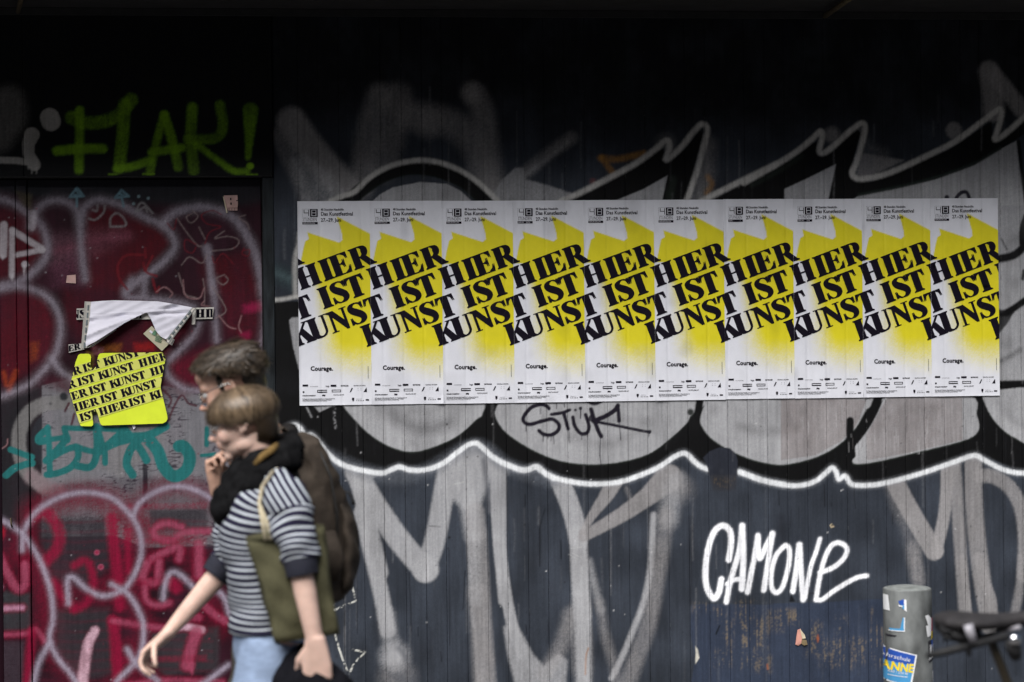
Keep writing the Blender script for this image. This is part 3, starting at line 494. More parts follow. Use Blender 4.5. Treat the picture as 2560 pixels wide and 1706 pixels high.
# light blue arrows, doodles and fine scribbles
LB = (.12, .22, .27)
for P in ([(525, 885), (580, 812), (630, 878), (525, 885)], [(580, 880), (580, 955)], [(575, 830), (600, 870), (560, 870)], [(868, 890), (915, 832), (972, 878), (868, 890)], [(918, 890), (932, 955)], [(905, 860), (930, 870)]): G('L1', LB, 17, 7, .8, P, smooth=False)
for P in ([(1020, 995), (1070, 925), (1150, 1005)], [(1040, 990), (1090, 960), (1110, 995)], [(830, 1105), (835, 1040), (880, 1005), (930, 1040), (945, 1100), (830, 1108)], [(670, 1045), (720, 1055), (780, 1000), (790, 950)], [(700, 980), (730, 990), (735, 945)]): G('L1', (.22, .21, .22), 16, 7, .6, P)
for c in ((1045, 880), (1117, 893), (1006, 936)): gc.blob('L1', (.17, .25, .28), c, 11, 5, .85)
THN = [[(1450, 1008), (1405, 1035), (1440, 1080), (1492, 1030), (1450, 985)], [(1670, 1015), (1600, 985), (1520, 1020), (1560, 1085), (1665, 1108), (1580, 1150), (1545, 1235)], [(1500, 1110), (1545, 1200)], [(1335, 1045), (1400, 1140), (1485, 1245), (1520, 1255)], [(1478, 1240), (1400, 1205), (1395, 1280), (1450, 1305), (1478, 1260)], [(1690, 1140), (1620, 1195), (1720, 1180), (1800, 1210), (1760, 1270), (1600, 1290)],
       [(1370, 1395), (1430, 1335), (1520, 1382), (1560, 1320)], [(1600, 1330), (1620, 1380), (1680, 1310), (1760, 1390)], [(1345, 1455), (1380, 1568), (1400, 1620), (1500, 1650)], [(1850, 1020), (1800, 1040), (1860, 1080), (1880, 1130)], [(1830, 1290), (1880, 1280), (1870, 1330), (1825, 1310), (1840, 1270)], [(1690, 1470), (1630, 1500), (1680, 1545), (1720, 1510), (1700, 1480)], [(1530, 1500), (1545, 1600), (1540, 1700)], [(1260, 1080), (1310, 1130), (1330, 1050)], [(1600, 1560), (1680, 1680), (1700, 1750), (1620, 1800)]]
for i, P in enumerate(THN): G('L1', ((.20, .15, .15), (.14, .008, .016))[i % 3 == 1], 9, 4, .75, P)
for P in ([(1095, 1270), (1100, 1340)], [(1080, 1320), (950, 1325), (890, 1400), (900, 1500), (960, 1580)], [(1150, 1330), (1100, 1440), (1180, 1480)], [(1080, 1380), (1090, 1440)], [(1150, 1500), (1180, 1600), (1200, 1560)]): G('L1', (.15, .008, .014), 18, 8, .8, P, patch=.5)
for P in ([(1380, 0), (1400, 120), (1500, 140), (1540, 60)], [(1180, 90), (1240, 55), (1300, 100), (1280, 130)], [(1540, 160), (1520, 190), (1580, 200)], [(1820, 270), (1800, 350), (1820, 400)], [(20, 1270), (55, 1240), (60, 1200)], [(1650, 270), (1720, 350), (1780, 370)]): G('L2', (.30, .16, .17), 9, 4, .7, P)
# teal tag
TEAL = (.016, .128, .128)
for c, P, w in (('Z7', [(120, 540), (250, 590), (345, 625)], 68), ('Z7', [(70, 820), (160, 745), (290, 700), (350, 690)], 76), ('Z7', [(515, 315), (425, 400), (420, 450), (480, 455)], 70), ('Z7', [(520, 300), (535, 480), (540, 700), (545, 820)], 64), ('Z7', [(430, 440), (600, 425), (735, 400)], 60), ('Z7', [(735, 420), (620, 545), (500, 665)], 74), ('Z7', [(700, 305), (860, 312), (1040, 310), (1350, 330)], 60), ('Z7', [(505, 665), (680, 560), (820, 520), (850, 620), (770, 735), (620, 800), (510, 815)], 72), ('Z7', [(825, 505), (950, 550), (1080, 575)], 66), ('Z7', [(1050, 290), (1058, 500), (1035, 660), (970, 735), (840, 720)], 80), ('Z7', [(700, 310), (735, 440)], 66),
                ('Z7', [(1065, 310), (1105, 450), (1140, 560), (1145, 690)], 62), ('Z7', [(1355, 330), (1230, 440), (1100, 560)], 76), ('Z7', [(1120, 540), (1300, 465), (1580, 400)], 70), ('L2', [(930, 1110), (990, 1190), (1060, 1280), (1105, 1360)], 60), ('L2', [(1250, 1105), (1120, 1170), (960, 1190), (800, 1255)], 62), ('L2', [(1060, 1190), (985, 1280), (955, 1390), (1000, 1470)], 62), ('L2', [(1120, 1200), (1190, 1290), (1235, 1410), (1310, 1480), (1400, 1440), (1432, 1340), (1390, 1260), (1350, 1255)], 92), ('L2', [(1560, 1120), (1558, 1245)], 36), ('L2', [(1520, 1325), (1620, 1315)], 28)):
    G(c, TEAL, w, 6, 1, P, patch=0, grain=.2)
for _ in range(160):
    gc.blob('F', random.choice([(.01, .01, .012), (.35, .33, .36), (.2, .01, .03)]), (random.uniform(0, 650), random.uniform(520, 1700)), random.uniform(.7, 1.8), 1, random.uniform(.4, .8))
for _ in range(420):                                            # rain streaks, scuffs and old runs down the boards
    x, y, h = random.uniform(690, 2560), random.uniform(200, 1650), random.uniform(30, 220); c = random.choice([(.02, .021, .025), (.02, .021, .025), (.26, .26, .27)])
    wc.S('F', c, random.uniform(1.2, 5), random.uniform(2, 7), random.uniform(.06, .24), [(x, y), (x+random.uniform(-2, 2), y+h*.5), (x, y+h)])
for _ in range(60):
    x, y = random.uniform(690, 2560), random.uniform(600, 1690); wc.blob('F', (.03, .031, .036), (x, y), random.uniform(8, 40), random.uniform(30, 80), random.uniform(.06, .18), patch=.6)
wc.finish(); gc.finish()
# header board above the gate
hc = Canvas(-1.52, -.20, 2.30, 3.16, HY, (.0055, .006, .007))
H = hc.S; LIM = (.19, .39, .012)
H('L1', (.15, .145, .14), 210, 90, .7, [(70, 160), (80, 290), (-10, 430)], patch=.3)
S_ = [([(600, 230), (600, 420), (598, 560), (596, 680)], 62, .85), ([(540, 285), (640, 320), (760, 320), (900, 260), (990, 150)], 95, .55), ([(430, 535), (560, 522), (775, 518)], 66, .9), ([(940, 180), (925, 420), (900, 660)], 86, .6), ([(880, 672), (1000, 652), (1135, 605)], 56, .95), ([(1130, 695), (1160, 560), (1190, 430), (1240, 260)], 56, .7), ([(1240, 270), (1290, 430), (1345, 655)], 66, .8), ([(1145, 545), (1370, 515)], 58, .85), ([(1450, 210), (1440, 450), (1460, 680)], 78, .7), ([(1660, 190), (1680, 350), (1620, 440), (1420, 448)], 70, .65), ([(1480, 490), (1620, 590), (1760, 685), (1860, 690)], 46, .85), ([(1890, 230, 110), (1880, 450, 60), (1870, 585, 36)], 70, .7)]
for P, w, o in S_: H('L1', LIM, w, 24, o*.9, P, patch=.6, grain=.3)
hc.blob('L1', LIM, (1885, 650), 26, 10, .95)
for x, y, w in ((850, 712, 30), (1120, 710, 40), (1900, 715, 40)): H('L1', LIM, 14, 8, .6, [(x-w, y), (x+w, y)])
for P, w in (([(375, 285), (385, 315)], 140), ([(240, 415, 110), (215, 480, 90), (215, 560, 80), (260, 640, 90)], 90), ([(-20, 605), (120, 608), (240, 625)], 48), ([(215, 650, 14), (215, 672, 6)], 10), ([(242, 660, 14), (240, 705, 6)], 10), ([(275, 660, 14), (275, 705, 6)], 10)): H('L1', (.30, .29, .275), w, 10, .95, P, patch=.1, smooth=False)
hc.finish()
# ============================================================ ground, street and canopy
M_pave = mat('pavement slabs', (.085, .082, .08), .85, .2, 3, .3, 60); M_asph = mat('asphalt', (.05, .05, .052), .9, .2, 8, .4, 120)
M_kerb = mat('kerb granite', (.26, .25, .24), .8, .25, 30, .3)
tag(link('pavement', mesh_py('pavement', [(-60, -5.2, 0), (60, -5.2, 0), (60, .5, 0), (-60, .5, 0)], [(0, 1, 2, 3)]), M_pave), kind='structure')
tag(link('road', mesh_py('road', [(-150, -150, -.12), (150, -150, -.12), (150, 150, -.12), (-150, 150, -.12)], [(0, 1, 2, 3)]), M_asph), kind='structure')
tag(MB().box((-60, -5.36, -.119), (60, -5.204, .003)).build('kerb', M_kerb, smooth=False), kind='structure')
M_dark = mat('dark timber', (.012, .012, .013), .75, .3, 20, .3); M_rust = mat('rusty steel', (.06, .045, .025), .7, .4, 40, .3)
M_soff = mat('canopy boards', (.016, .015, .017), .8, .3, 12, .2)
ZC = W(600, 43, 0).z
cn = empty('canopy', (0, -.6, ZC), 'dark projecting canopy above the graffiti wall', 'canopy')
MB().box((-9, -.90, ZC+.03), (9, .28, ZC+.20)).build('soffit', M_soff, cn, False)
MB().box((-9, -.94, ZC-.05), (9, -.901, ZC+.24)).build('fascia', M_dark, cn, False)
MB().box((-9, -.034, ZC), (9, -.022, ZC+.028)).build('trim', M_dark, cn, False)
a, b = W(2062, 33, -.07), W(2150, 0, -.6); a.z = ZC+.005; b.z = ZC+.012
MB().tube([a, a.lerp(b, 1.0)], .012, 8).build('bracket', M_rust, cn)
a, b = W(45, 36, -.07), W(58, -20, -.5); a.z = ZC+.005; b.z = ZC+.012
MB().tube([a, b], .010, 8).build('bracket', M_rust, cn)
M_opp = mat('sky blocker plaster', (.16, .15, .14), .9, .2, 1.5, .2); M_win = mat('dark window glass', (.02, .022, .025), .15, .2, 3)
op = empty('sky_blocker', (0, -24, 0), 'unseen plain block added across the street to block low sky', 'building')  # unseen, added to keep low sky light off the wall top
MB().box((-40, -34, -.12), (40, -22, 13.0)).build('wall', M_opp, op, False)
MB().box((-40.3, -34.3, 13.002), (40.3, -21.7, 13.4)).build('roof', M_asph, op, False)
wme = None
for fl in range(4):
    for kx in range(-9, 10):
        cx, cz = kx*4.1, 1.2+fl*3.05
        if wme is None:
            wme = MB().box((-.6, -.05, 0), (.6, .03, 1.7)).mesh('window', False); wme.materials.append(M_win)
        o = bpy.data.objects.new('window', wme); COL.objects.link(o); o.parent = op; o.location = (cx, -22+24, cz)


# ============================================================ the board wall
M_board = paint_mat('sprayed boards', .56, .3)
M_gate = paint_mat('sprayed gate', .45, .3, (22, 22, 200))
xs0 = W(909.6, 1200).x; sp = (W(1319, 1200).x-xs0)/8
x_wall = W(690, 1000).x
wall = empty('board_wall', (1.4, 0, 0), 'black vertical board wall with big silver bubble letters and white CAMONE tag', 'wall')
seams = [x_wall]; k = math.ceil((x_wall+.02-xs0)/sp)
while seams[-1] < 4.6: seams.append(xs0+k*sp+random.uniform(-.0015, .0015)); k += 1
zf = np.concatenate([[0.0, .1], np.arange(.19, 3.135, .0042), [3.2, 3.35]])
flecks = rng.random((4000,))
def board(xa, xb, y, cv, zr, jit, m, parent, name='board', gap=.0003, dense=True, thick=.022, seam=True):
    n = max(2, int(math.ceil((xb-xa-2*gap)/.0042))+1) if dense else 3
    xs = np.linspace(xa+gap, xb-gap, n); xs = np.concatenate([[xs[0]], xs, [xs[-1]]])
    z = zr if dense else np.array([zr[0], zr[-1]])
    X, Z = np.meshgrid(xs, z, indexing='ij'); Y = np.full_like(X, y)
    Y[1:-1] += jit; Y[0] = y+thick; Y[-1] = y+thick
    bow = .0004*np.cos(np.linspace(-1.2, 1.2, n))                      # a slightly cupped face
    Y[1:-1] -= bow[:, None]
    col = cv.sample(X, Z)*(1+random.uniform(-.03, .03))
    if seam and dense:                                                   # paint knocked off or built up along the edges
        for e in (1, 2, -2, -3):
            q = vnoise(1, len(z), 1, 3)[0]; q2 = vnoise(1, len(z), 1, 60)[0]
            dk = np.clip((q-.55)*4, 0, 1)*np.clip((q2-.3)*2, 0, 1); lt = np.clip((q-.9)*9, 0, 1)*np.clip((q2-.45)*3, 0, 1)
            s = 1.0 if e in (1, -2) else .25
            col[e] = col[e]*(1-.42*s*dk[:, None]); col[e] = col[e]*(1-.5*s*lt[:, None]) + .5*s*lt[:, None]*np.clip(col[e]*2+.12, 0, .7)
    V = np.stack([X, Y, Z], -1).reshape(-1, 3)
    me = mesh_np(name, V, grid_faces(len(xs), len(z)), col.reshape(-1, 3))
    return link(name, me, m, parent)
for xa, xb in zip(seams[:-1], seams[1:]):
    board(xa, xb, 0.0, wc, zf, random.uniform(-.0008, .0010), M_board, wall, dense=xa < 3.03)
MB().box((x_wall, .023, 0), (4.7, .06, 3.35)).build('backing_panel', M_dark, wall, False)
# ---------- gate with its stile, header board and the narrow boards beside it
xg0, xg1 = W(71, 850, GY).x, W(660, 1000, GY).x
gate = empty('gate', ((xg0+xg1)/2, GY, 0), 'dark red gate leaf sprayed with pale outlines and a teal tag', 'gate')
zg = np.concatenate([[.02, .1], np.arange(.19, W(300, 448, GY).z, .0042)])
board(xg0, xg1, GY, gc, zg, 0, M_gate, gate, 'door_panel', gap=.003, seam=False, thick=.03)
z0 = W(300, 440, HY).z; zh = np.concatenate([np.arange(z0, 3.135, .0042), [3.2, 3.35]])
xh = W(58, 300, HY).x
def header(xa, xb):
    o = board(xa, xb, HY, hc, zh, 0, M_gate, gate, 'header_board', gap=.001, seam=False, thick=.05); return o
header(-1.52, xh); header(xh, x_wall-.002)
MB().box((-1.5, HY+.002, z0-.004), (x_wall-.006, HY+.09, z0-.0005)).build('drip_edge', M_dark, gate, False)
M_stile = mat('painted steel stile', (.006, .008, .010), .6, .4, 9, .2, 50, stretch=(6, 6, 1), col2=(.015, .019, .022), spec=.2)
xs1 = W(662, 1000, -.004).x
MB().box((xs1, -.004, 0), (x_wall-.003, .08, z0-.006)).build('stile', M_stile, gate, False)
MB().box((xg1+.001, .02, 0), (xs1-.002, .085, z0-.006)).build('stop_bead', M_dark, gate, False)
MB().box((-3.2, .085, 0), (x_wall, .12, 3.35)).build('backing_panel', M_dark, gate, False)
xl = W(43, 850, GY).x
fen = empty('board_fence', (-2.2, GY, 0), 'narrow dark boards beside the gate at the picture edge', 'fence')
zl = np.concatenate([[.0, .1], np.arange(.19, W(300, 448, GY).z, .0042)])
board(xl, xg0, GY-.006, gc, zl, 0, M_gate, fen, gap=.0015); board(xl-sp*.8, xl, GY-.004, gc, zl, 0, M_gate, fen, gap=.0015)
x = xl-sp*.8
while x > -3.0: board(x-sp, x, GY-.004, gc, zl, 0, M_gate, fen, dense=False); x -= sp
MB().box((-3.0, HY, z0), (-1.523, HY+.05, 3.35)).build('header_board', M_dark, fen, False)
# small padlock eye on the left boards
MB().tube([W(27, 1296, GY-.01), W(28, 1310, GY-.02), W(30, 1318, GY-.01)], .0035, 8).build('padlock_eye', M_rust, fen)

# ============================================================ bold display letters (unit cap height)
def pen(pts, sub=5):
    """variable width pen stroke (x, y, width) -> quads"""
    Q = catmull(np.array(pts), sub); out = []
    T = np.gradient(Q[:, :2], axis=0); T /= np.linalg.norm(T, axis=1)[:, None]+1e-9; N = np.stack([-T[:, 1], T[:, 0]], -1)
    a = Q[:, :2]+N*Q[:, 2:3]/2; b = Q[:, :2]-N*Q[:, 2:3]/2
    for i in range(len(Q)-1): out.append([tuple(a[i]), tuple(b[i]), tuple(b[i+1]), tuple(a[i+1])])
    return out
def rect(x0, y0, x1, y1): return [(x0, y0), (x1, y0), (x1, y1), (x0, y1)]
def serif(x0, x1, s0, s1, y, d): return [(x0, y), (x1, y), (x1, y+d*.028), (s1, y+d*.085), (s0, y+d*.085), (x0, y+d*.028)]
def stem(a, b, e=.075): return [rect(a, 0, b, 1), serif(a-e, b+e, a, b, 0, 1), serif(a-e, b+e, a, b, 1, -1)]
GLY = {
 'I': (.44, stem(.07, .37)),
 'H': (1.0, stem(.07, .36)+stem(.64, .93)+[rect(.36, .465, .64, .52)]),
 'E': (.84, [rect(.07, 0, .36, 1), serif(-.0, .36, .07, .36, 0, 1), serif(-.0, .36, .07, .36, 1, -1), rect(.36, .962, .78, 1), [(.80, 1), (.58, .965), (.72, .86), (.78, .70), (.81, .70)], rect(.36, 0, .8, .038), [(.81, 0), (.86, .34), (.83, .34), (.76, .17), (.58, .036)], rect(.36, .485, .58, .525), [(.62, .32), (.62, .70), (.585, .70), (.56, .58), (.47, .525), (.47, .485), (.56, .44), (.585, .32)]]),
 'R': (1.0, [rect(.07, 0, .36, 1), serif(-.0, .44, .07, .36, 0, 1), serif(-.0, .36, .07, .36, 1, -1)] + pen([(.36, .98, .04), (.52, .965, .06), (.66, .87, .20), (.69, .73, .27), (.64, .58, .19), (.5, .505, .05), (.36, .5, .04)]) + [[(.40, .5), (.66, .5), (.98, .07), (1.06, .045), (1.06, .0), (.74, 0)]]),
 'S': (.82, pen([(.70, .76, .03), (.63, .92, .035), (.46, .985, .035), (.28, .95, .10), (.17, .82, .22), (.24, .67, .27), (.42, .53, .29), (.60, .38, .27), (.66, .22, .24), (.56, .07, .13), (.40, .015, .04), (.24, .04, .035), (.10, .20, .035), (.07, .32, .03)], 4) + [[(.74, .68), (.74, .99), (.71, .99), (.64, .92), (.70, .70)], [(.05, .34), (.05, .01), (.08, .01), (.15, .09), (.09, .34)]]),
 'T': (.84, [rect(.27, 0, .57, 1), serif(.18, .66, .27, .57, 0, 1), rect(.03, .962, .81, 1), [(.02, 1), (-.02, .68), (.015, .68), (.08, .87), (.25, .965)], [(.82, 1), (.86, .68), (.825, .68), (.76, .87), (.59, .965)]]),
 'K': (1.0, stem(.07, .36)+[[(.35, .40), (.35, .46), (.76, .975), (.82, .975)], [(.66, 1), (.66, .975), (.94, .975), (.94, 1)], [(.46, .50), (.60, .71), (.98, .07), (1.04, .03), (1.04, 0), (.62, 0), (.62, .03), (.68, .06)]]),
 'U': (.92, [rect(.07, .26, .36, 1), serif(-.0, .43, .07, .36, 1, -1)] + pen([(.215, .30, .29), (.225, .20, .27), (.30, .08, .16), (.45, .03, .06), (.62, .06, .05), (.73, .16, .05), (.77, .32, .065), (.77, .98, .065)]) + [[(.64, 1), (.64, .975), (.90, .975), (.90, 1)]]),
 'N': (.96, [rect(.13, 0, .195, .9), [(.02, 0), (.30, 0), (.30, .028), (.02, .028)], [(-.02, 1), (.30, 1), (.82, .25), (.82, -.02), (.76, -.02), (.14, .88), (-.02, .97)], rect(.765, 0, .83, 1), [(.66, 1), (.66, .972), (.95, .972), (.95, 1)]])}
WORDS = {'HIER': [('H', 0), ('I', 1.19), ('E', 1.70), ('R', 2.69)], 'IST': [('I', 0), ('S', .52), ('T', 1.32)], 'KUNST': [('K', 0), ('U', .90), ('N', 1.88), ('S', 2.86), ('T', 3.73)]}
def place(word, o, ang, cap):
    c, s = math.cos(ang), math.sin(ang); out = []
    for ch, adv in WORDS[word]:
        for p, dx in [(p_, d_) for p_ in GLY[ch][1] for d_ in ((-.032, -.008), (.032, -.008), (-.032, .010), (.032, .010))]:
            out.append([(o[0]+(x+adv+dx[0])*cap*c-(y+dx[1])*cap*s, o[1]+(x+adv+dx[0])*cap*s+(y+dx[1])*cap*c) for x, y in p])
    return out
def clip(poly, region):
    """convex region (ccw) clips a polygon"""
    P = poly
    for a, b in zip(region, region[1:]+region[:1]):
        Q = []
        ins = lambda p: (b[0]-a[0])*(p[1]-a[1])-(b[1]-a[1])*(p[0]-a[0]) >= -1e-9
        for p, q in zip(P, P[1:]+P[:1]):
            ip, iq = ins(p), ins(q)
            if ip: Q.append(p)
            if ip != iq:
                d = (b[0]-a[0])*(q[1]-p[1])-(b[1]-a[1])*(q[0]-p[0]); t = ((b[0]-a[0])*(a[1]-p[1])-(b[1]-a[1])*(a[0]-p[0]))/(d if abs(d) > 1e-12 else 1e-12)
                Q.append((p[0]+(q[0]-p[0])*t, p[1]+(q[1]-p[1])*t))
        P = Q
        if len(P) < 3: return []
    return P
def tris(poly):
    V = [Vector((x, y, 0)) for x, y in poly]
    return [[poly[i] for i in t] for t in tessellate_polygon([V])]
def ccw(t):
    a = sum(p[0]*q[1]-q[0]*p[1] for p, q in zip(t, t[1:]+t[:1])); return t if a > 0 else t[::-1]
def text_polys(s, x, y, h, bold=0.0, squeeze=1.0, spacing=1.0):
    """built-in font outlines -> triangles; h = cap height, (x, y) = baseline start"""
    cu = bpy.data.curves.new('tx', 'FONT'); cu.body = s; cu.size = h/.69; cu.offset = bold*h; cu.resolution_u = 2; cu.space_character = spacing
    o = bpy.data.objects.new('tx', cu); COL.objects.link(o); dg = bpy.context.evaluated_depsgraph_get(); dg.update()
    me = bpy.data.meshes.new_from_object(o.evaluated_get(dg)); out = []
    for p in me.polygons: out.append([(x+me.vertices[i].co.x*squeeze, y+me.vertices[i].co.y) for i in p.vertices])
    bpy.data.objects.remove(o); bpy.data.curves.remove(cu); bpy.data.meshes.remove(me); return out
def flat_mesh(name, polys, fn, y_step=0.0):
    """2-D polygons -> mesh; fn maps (x, y, k) to a 3-D point"""
    V, F = [], []
    for k, p in enumerate(polys):
        n = len(V); V += [fn(q[0], q[1], k) for q in p]; F.append(tuple(range(n, n+len(p))))
    me = mesh_py(name, V, F); return me

# ============================================================ the ten festival posters (millimetres on a 297 x 840 sheet)
PW, PH = 297.0, 840.0
M_print = paint_mat('poster paper print', .55, .12, (60, 60, 60), .3, .03)
M_ink = mat('poster black ink', (.006, .004, .010), .6, .2, 80, spec=.1)
def pmm(x, y):                                                # from the first poster as photographed to sheet millimetres
    t = (y-40)/1480.0; return ((x-38-17*t)/528.0*PW, PH*(1-t))
ang = R(19.75); cap = 87.5; big = []
for wd, o in (('HIER', pmm(70, 682)), ('IST', pmm(237, 822)), ('KUNST', pmm(25, 1098))):
    for sh in (-PW, 0, PW): big += place(wd, (o[0]+sh, o[1]), ang, cap)
page = [(0.2, 0.2), (PW-.2, 0.2), (PW-.2, PH-.2), (0.2, PH-.2)]
lett = []
for p in big:
    for t in tris(p):
        q = clip(ccw(t), page)
        if q: lett.append(q)
small = []
def tx(s, x, y, h, bold=.0, sq=1.0, spc=1.0, fat=0.0):
    a_, b_2 = pmm(x, y)
    for dx, dy in ((0, 0), (fat, 0), (fat*.5, fat*.5), (fat*.5, -fat*.5)) if fat else ((0, 0),): small.extend(text_polys(s, a_+dx, b_2+dy, h, bold, sq, spc))
def bar(x0, y0, x1, y1): a, b = pmm(x0, y1), pmm(x1, y0); small.append(rect(a[0], a[1], b[0], b[1]))
tx('48 Stunden Neukölln', 209, 109, 8.8, .014, .85, 1.02, .38); tx('Das Kunstfestival', 209, 145, 14.6, .018, .88, 1.02, .38); tx('27.–29. Juni', 210, 189, 14.2, .018, .85, 1.02, .38)
tx('Courage.', 134, 1268, 17.5, .020, .94, 1.05, 1.3)
bar(555, 1240, 557, 1330)
# the "48" sign
def seg(x, y, w, h, on, th, polys):
    S7 = {'a': rect(x, y+h-th, x+w, y+h), 'd': rect(x, y, x+w, y+th), 'g': rect(x, y+h/2-th/2, x+w, y+h/2+th/2), 'f': rect(x, y+h/2, x+th, y+h), 'b': rect(x+w-th, y+h/2, x+w, y+h), 'e': rect(x, y, x+th, y+h/2), 'c': rect(x+w-th, y, x+w, y+h/2)}
    for c in on: polys.append(S7[c])
a = pmm(75, 155); b = pmm(187, 97); hw = (b[0]-a[0])/2; hh = b[1]-a[1]
seg(a[0]+6, a[1]+4, hw-11, hh-7, 'bcfg', 2.6, small)
small.append(rect(a[0], a[1], a[0]+.5, b[1])); small.append(rect(a[0], b[1]-.5, a[0]+hw, b[1])); small.append(rect(a[0], a[1]-.4, b[0], a[1]))
eight = []                                                      # black tile with a light 8: the dark field is cut round the figure
x0, y0, x1, y1 = a[0]+hw, a[1], b[0], b[1]; t8 = 2.6; gx0, gx1, gy0, gy1 = x0+6, x1-6, y0+4, y1-3; gm = (gy0+gy1)/2
for r in (rect(x0, y0, gx0, y1), rect(gx1, y0, x1, y1), rect(gx0, y0, gx1, gy0), rect(gx0, gy1, gx1, y1), rect(gx0+t8, gy0+t8, gx1-t8, gm-t8/2), rect(gx0+t8, gm+t8/2, gx1-t8, gy1-t8)): small.append(r)
tx('STUNDEN', 77, 184, 13.5, -.012, .66); c0, c1 = pmm(75, 208), pmm(187, 191)
small.append(rect(c0[0], c0[1], c1[0], c1[1]))
white_on = text_polys('NEUKÖLLN', c0[0]+2, c0[1]+2.2, 5.6, .01, 1.18)
# sponsor line: small marks
for x0, y0, x1, y1 in ((77, 1368, 117, 1382), (282, 1372, 323, 1386), (184, 1408, 256, 1413), (184, 1421, 256, 1428), (184, 1408, 188, 1428), (290, 1408, 357, 1412), (290, 1422, 357, 1426), (290, 1408, 294, 1426), (353, 1408, 357, 1426), (78, 1416, 90, 1428), (438, 1468, 454, 1486), (538, 1480, 562, 1490), (442, 1486, 450, 1493)): bar(x0, y0, x1, y1)
small += [[pmm(522, 1428), pmm(548, 1428), pmm(544, 1394)], [pmm(420, 1430), pmm(432, 1424), pmm(444, 1398), pmm(436, 1396)]]
for s, x, y, h, bo in (('BIOTRONIK', 356, 1385, 5.2, .06), ('NEUKÖLLN ARCADEN', 450, 1384, 4.2, .03), ('bega', 246, 1387, 7, .02), ('# taz.die tageszeitung', 78, 1452, 5.4, .05), ('zitty', 220, 1452, 6.5, .09), ('NEUKÖLLNER.NET', 302, 1450, 4.6, .02), ('KULTURNETZWERK', 132, 1386, 3.2, .0), ('Gefördert durch', 470, 1480, 3, .0), ('Ein Projekt des Kulturnetzwerkes Neukölln e.V. in Zusammenarbeit mit', 77, 1476, 4.0, .03), ('vielen Partnern und mit freundlicher Unterstützung der Förderer', 77, 1485, 4.0, .03), ('Programm und Informationen im Festivalheft und an allen Orten', 77, 1493, 3.4, .0)):
    sq = {0: 1}.get(0); tx(s, x, y, h, bo, .78)
for x, y in ((480, 1400), (500, 1400), (480, 1412), (500, 1412)): bar(x, y, x+5, y+2)
for k_ in range(5): bar(470+k_*12, 1487, 476+k_*12, 1492)
smallc = []
for p in small:
    q = clip(ccw(p), page)
    if q: smallc.append(q)
# colour of the sheet
nu, nv = 75, 212
gx = np.linspace(0, PW, nu); gy = np.linspace(0, PH, nv); GX, GY_ = np.meshgrid(gx, gy, indexing='ij')
T_ = 1-GY_/PH; CX = GX/PW*528+38+17*T_; CY = 40+T_*1480
edge = [(112, 265), (345, 341), (368, 322), (364, 280), (325, 150), (568, 277), (700, 277), (700, 500), (60, 500), (75, 420), (95, 330), (122, 315)]
def inside_sd(P, X, Y):
    P = np.array(P, float); ins = np.zeros(X.shape, bool); D = np.full(X.shape, 1e9)
    for a, b in zip(P, np.roll(P, -1, 0)):
        if abs(b[1]-a[1]) > 1e-9: ins ^= ((a[1] > Y) != (b[1] > Y)) & (X < (b[0]-a[0])*(Y-a[1])/(b[1]-a[1])+a[0])
        d = b-a; t = np.clip(((X-a[0])*d[0]+(Y-a[1])*d[1])/(d@d+1e-9), 0, 1); D = np.minimum(D, np.hypot(X-a[0]-t*d[0], Y-a[1]-t*d[1]))
    return np.where(ins, -D, D)
hard = np.clip(.5-inside_sd(edge, CX, CY)/6, 0, 1)
yb = [470, 560, 640, 700, 850, 1000, 1100, 1200, 1300, 1400]; xb = np.interp(CY, yb, [150, 160, 175, 190, 225, 245, 260, 300, 390, 520]); sb = np.interp(CY, yb, [16, 50, 90, 120, 160, 210, 260, 300, 320, 300])
softm = np.clip((CX-xb)/sb+.5, 0, 1); softm = softm*softm*(3-2*softm)*(1-np.clip((CY-1060)/350, 0, 1)**2*(3-2*np.clip((CY-1060)/350, 0, 1)))*(CY > 478)
mask = np.maximum(hard*(CY <= 500), softm); mask = np.clip(mask+(rng.random(mask.shape)-.5)*.5*4*mask*(1-mask)*.6, 0, 1)
PAP = np.array((.70, .71, .765)); YEL = np.array((.715, .63, .014))
sheet = PAP*(1-mask[..., None])+YEL*mask[..., None]
PX0, PZ0, PSTEP = -.1085944, 2.284275-.84, .296319
POST_LABELS = ['first yellow HIER IST KUNST poster of the row, its left edge beside the dark stile', 'second yellow festival poster in the row, under the arch of the round silver letter', 'third yellow festival poster in the row, left of the black STÜK tag', 'fourth yellow festival poster, right above the S of the black STÜK tag', 'fifth yellow festival poster, right above the K of the black STÜK tag',
               'sixth yellow festival poster, under the first white arrow point, right of the STÜK tag', 'seventh yellow festival poster, straight above the dark painted-out blot', 'eighth yellow festival poster, straight above the letters MONE of CAMONE', 'ninth yellow festival poster in the row, straight above the steel bollard', 'last yellow festival poster of the row, with a free right edge']
grp = 'row of yellow and white festival posters pasted on the wall'
M_tint = mat('poster reversed lettering', (.62, .61, .66), .6, .1, 60)
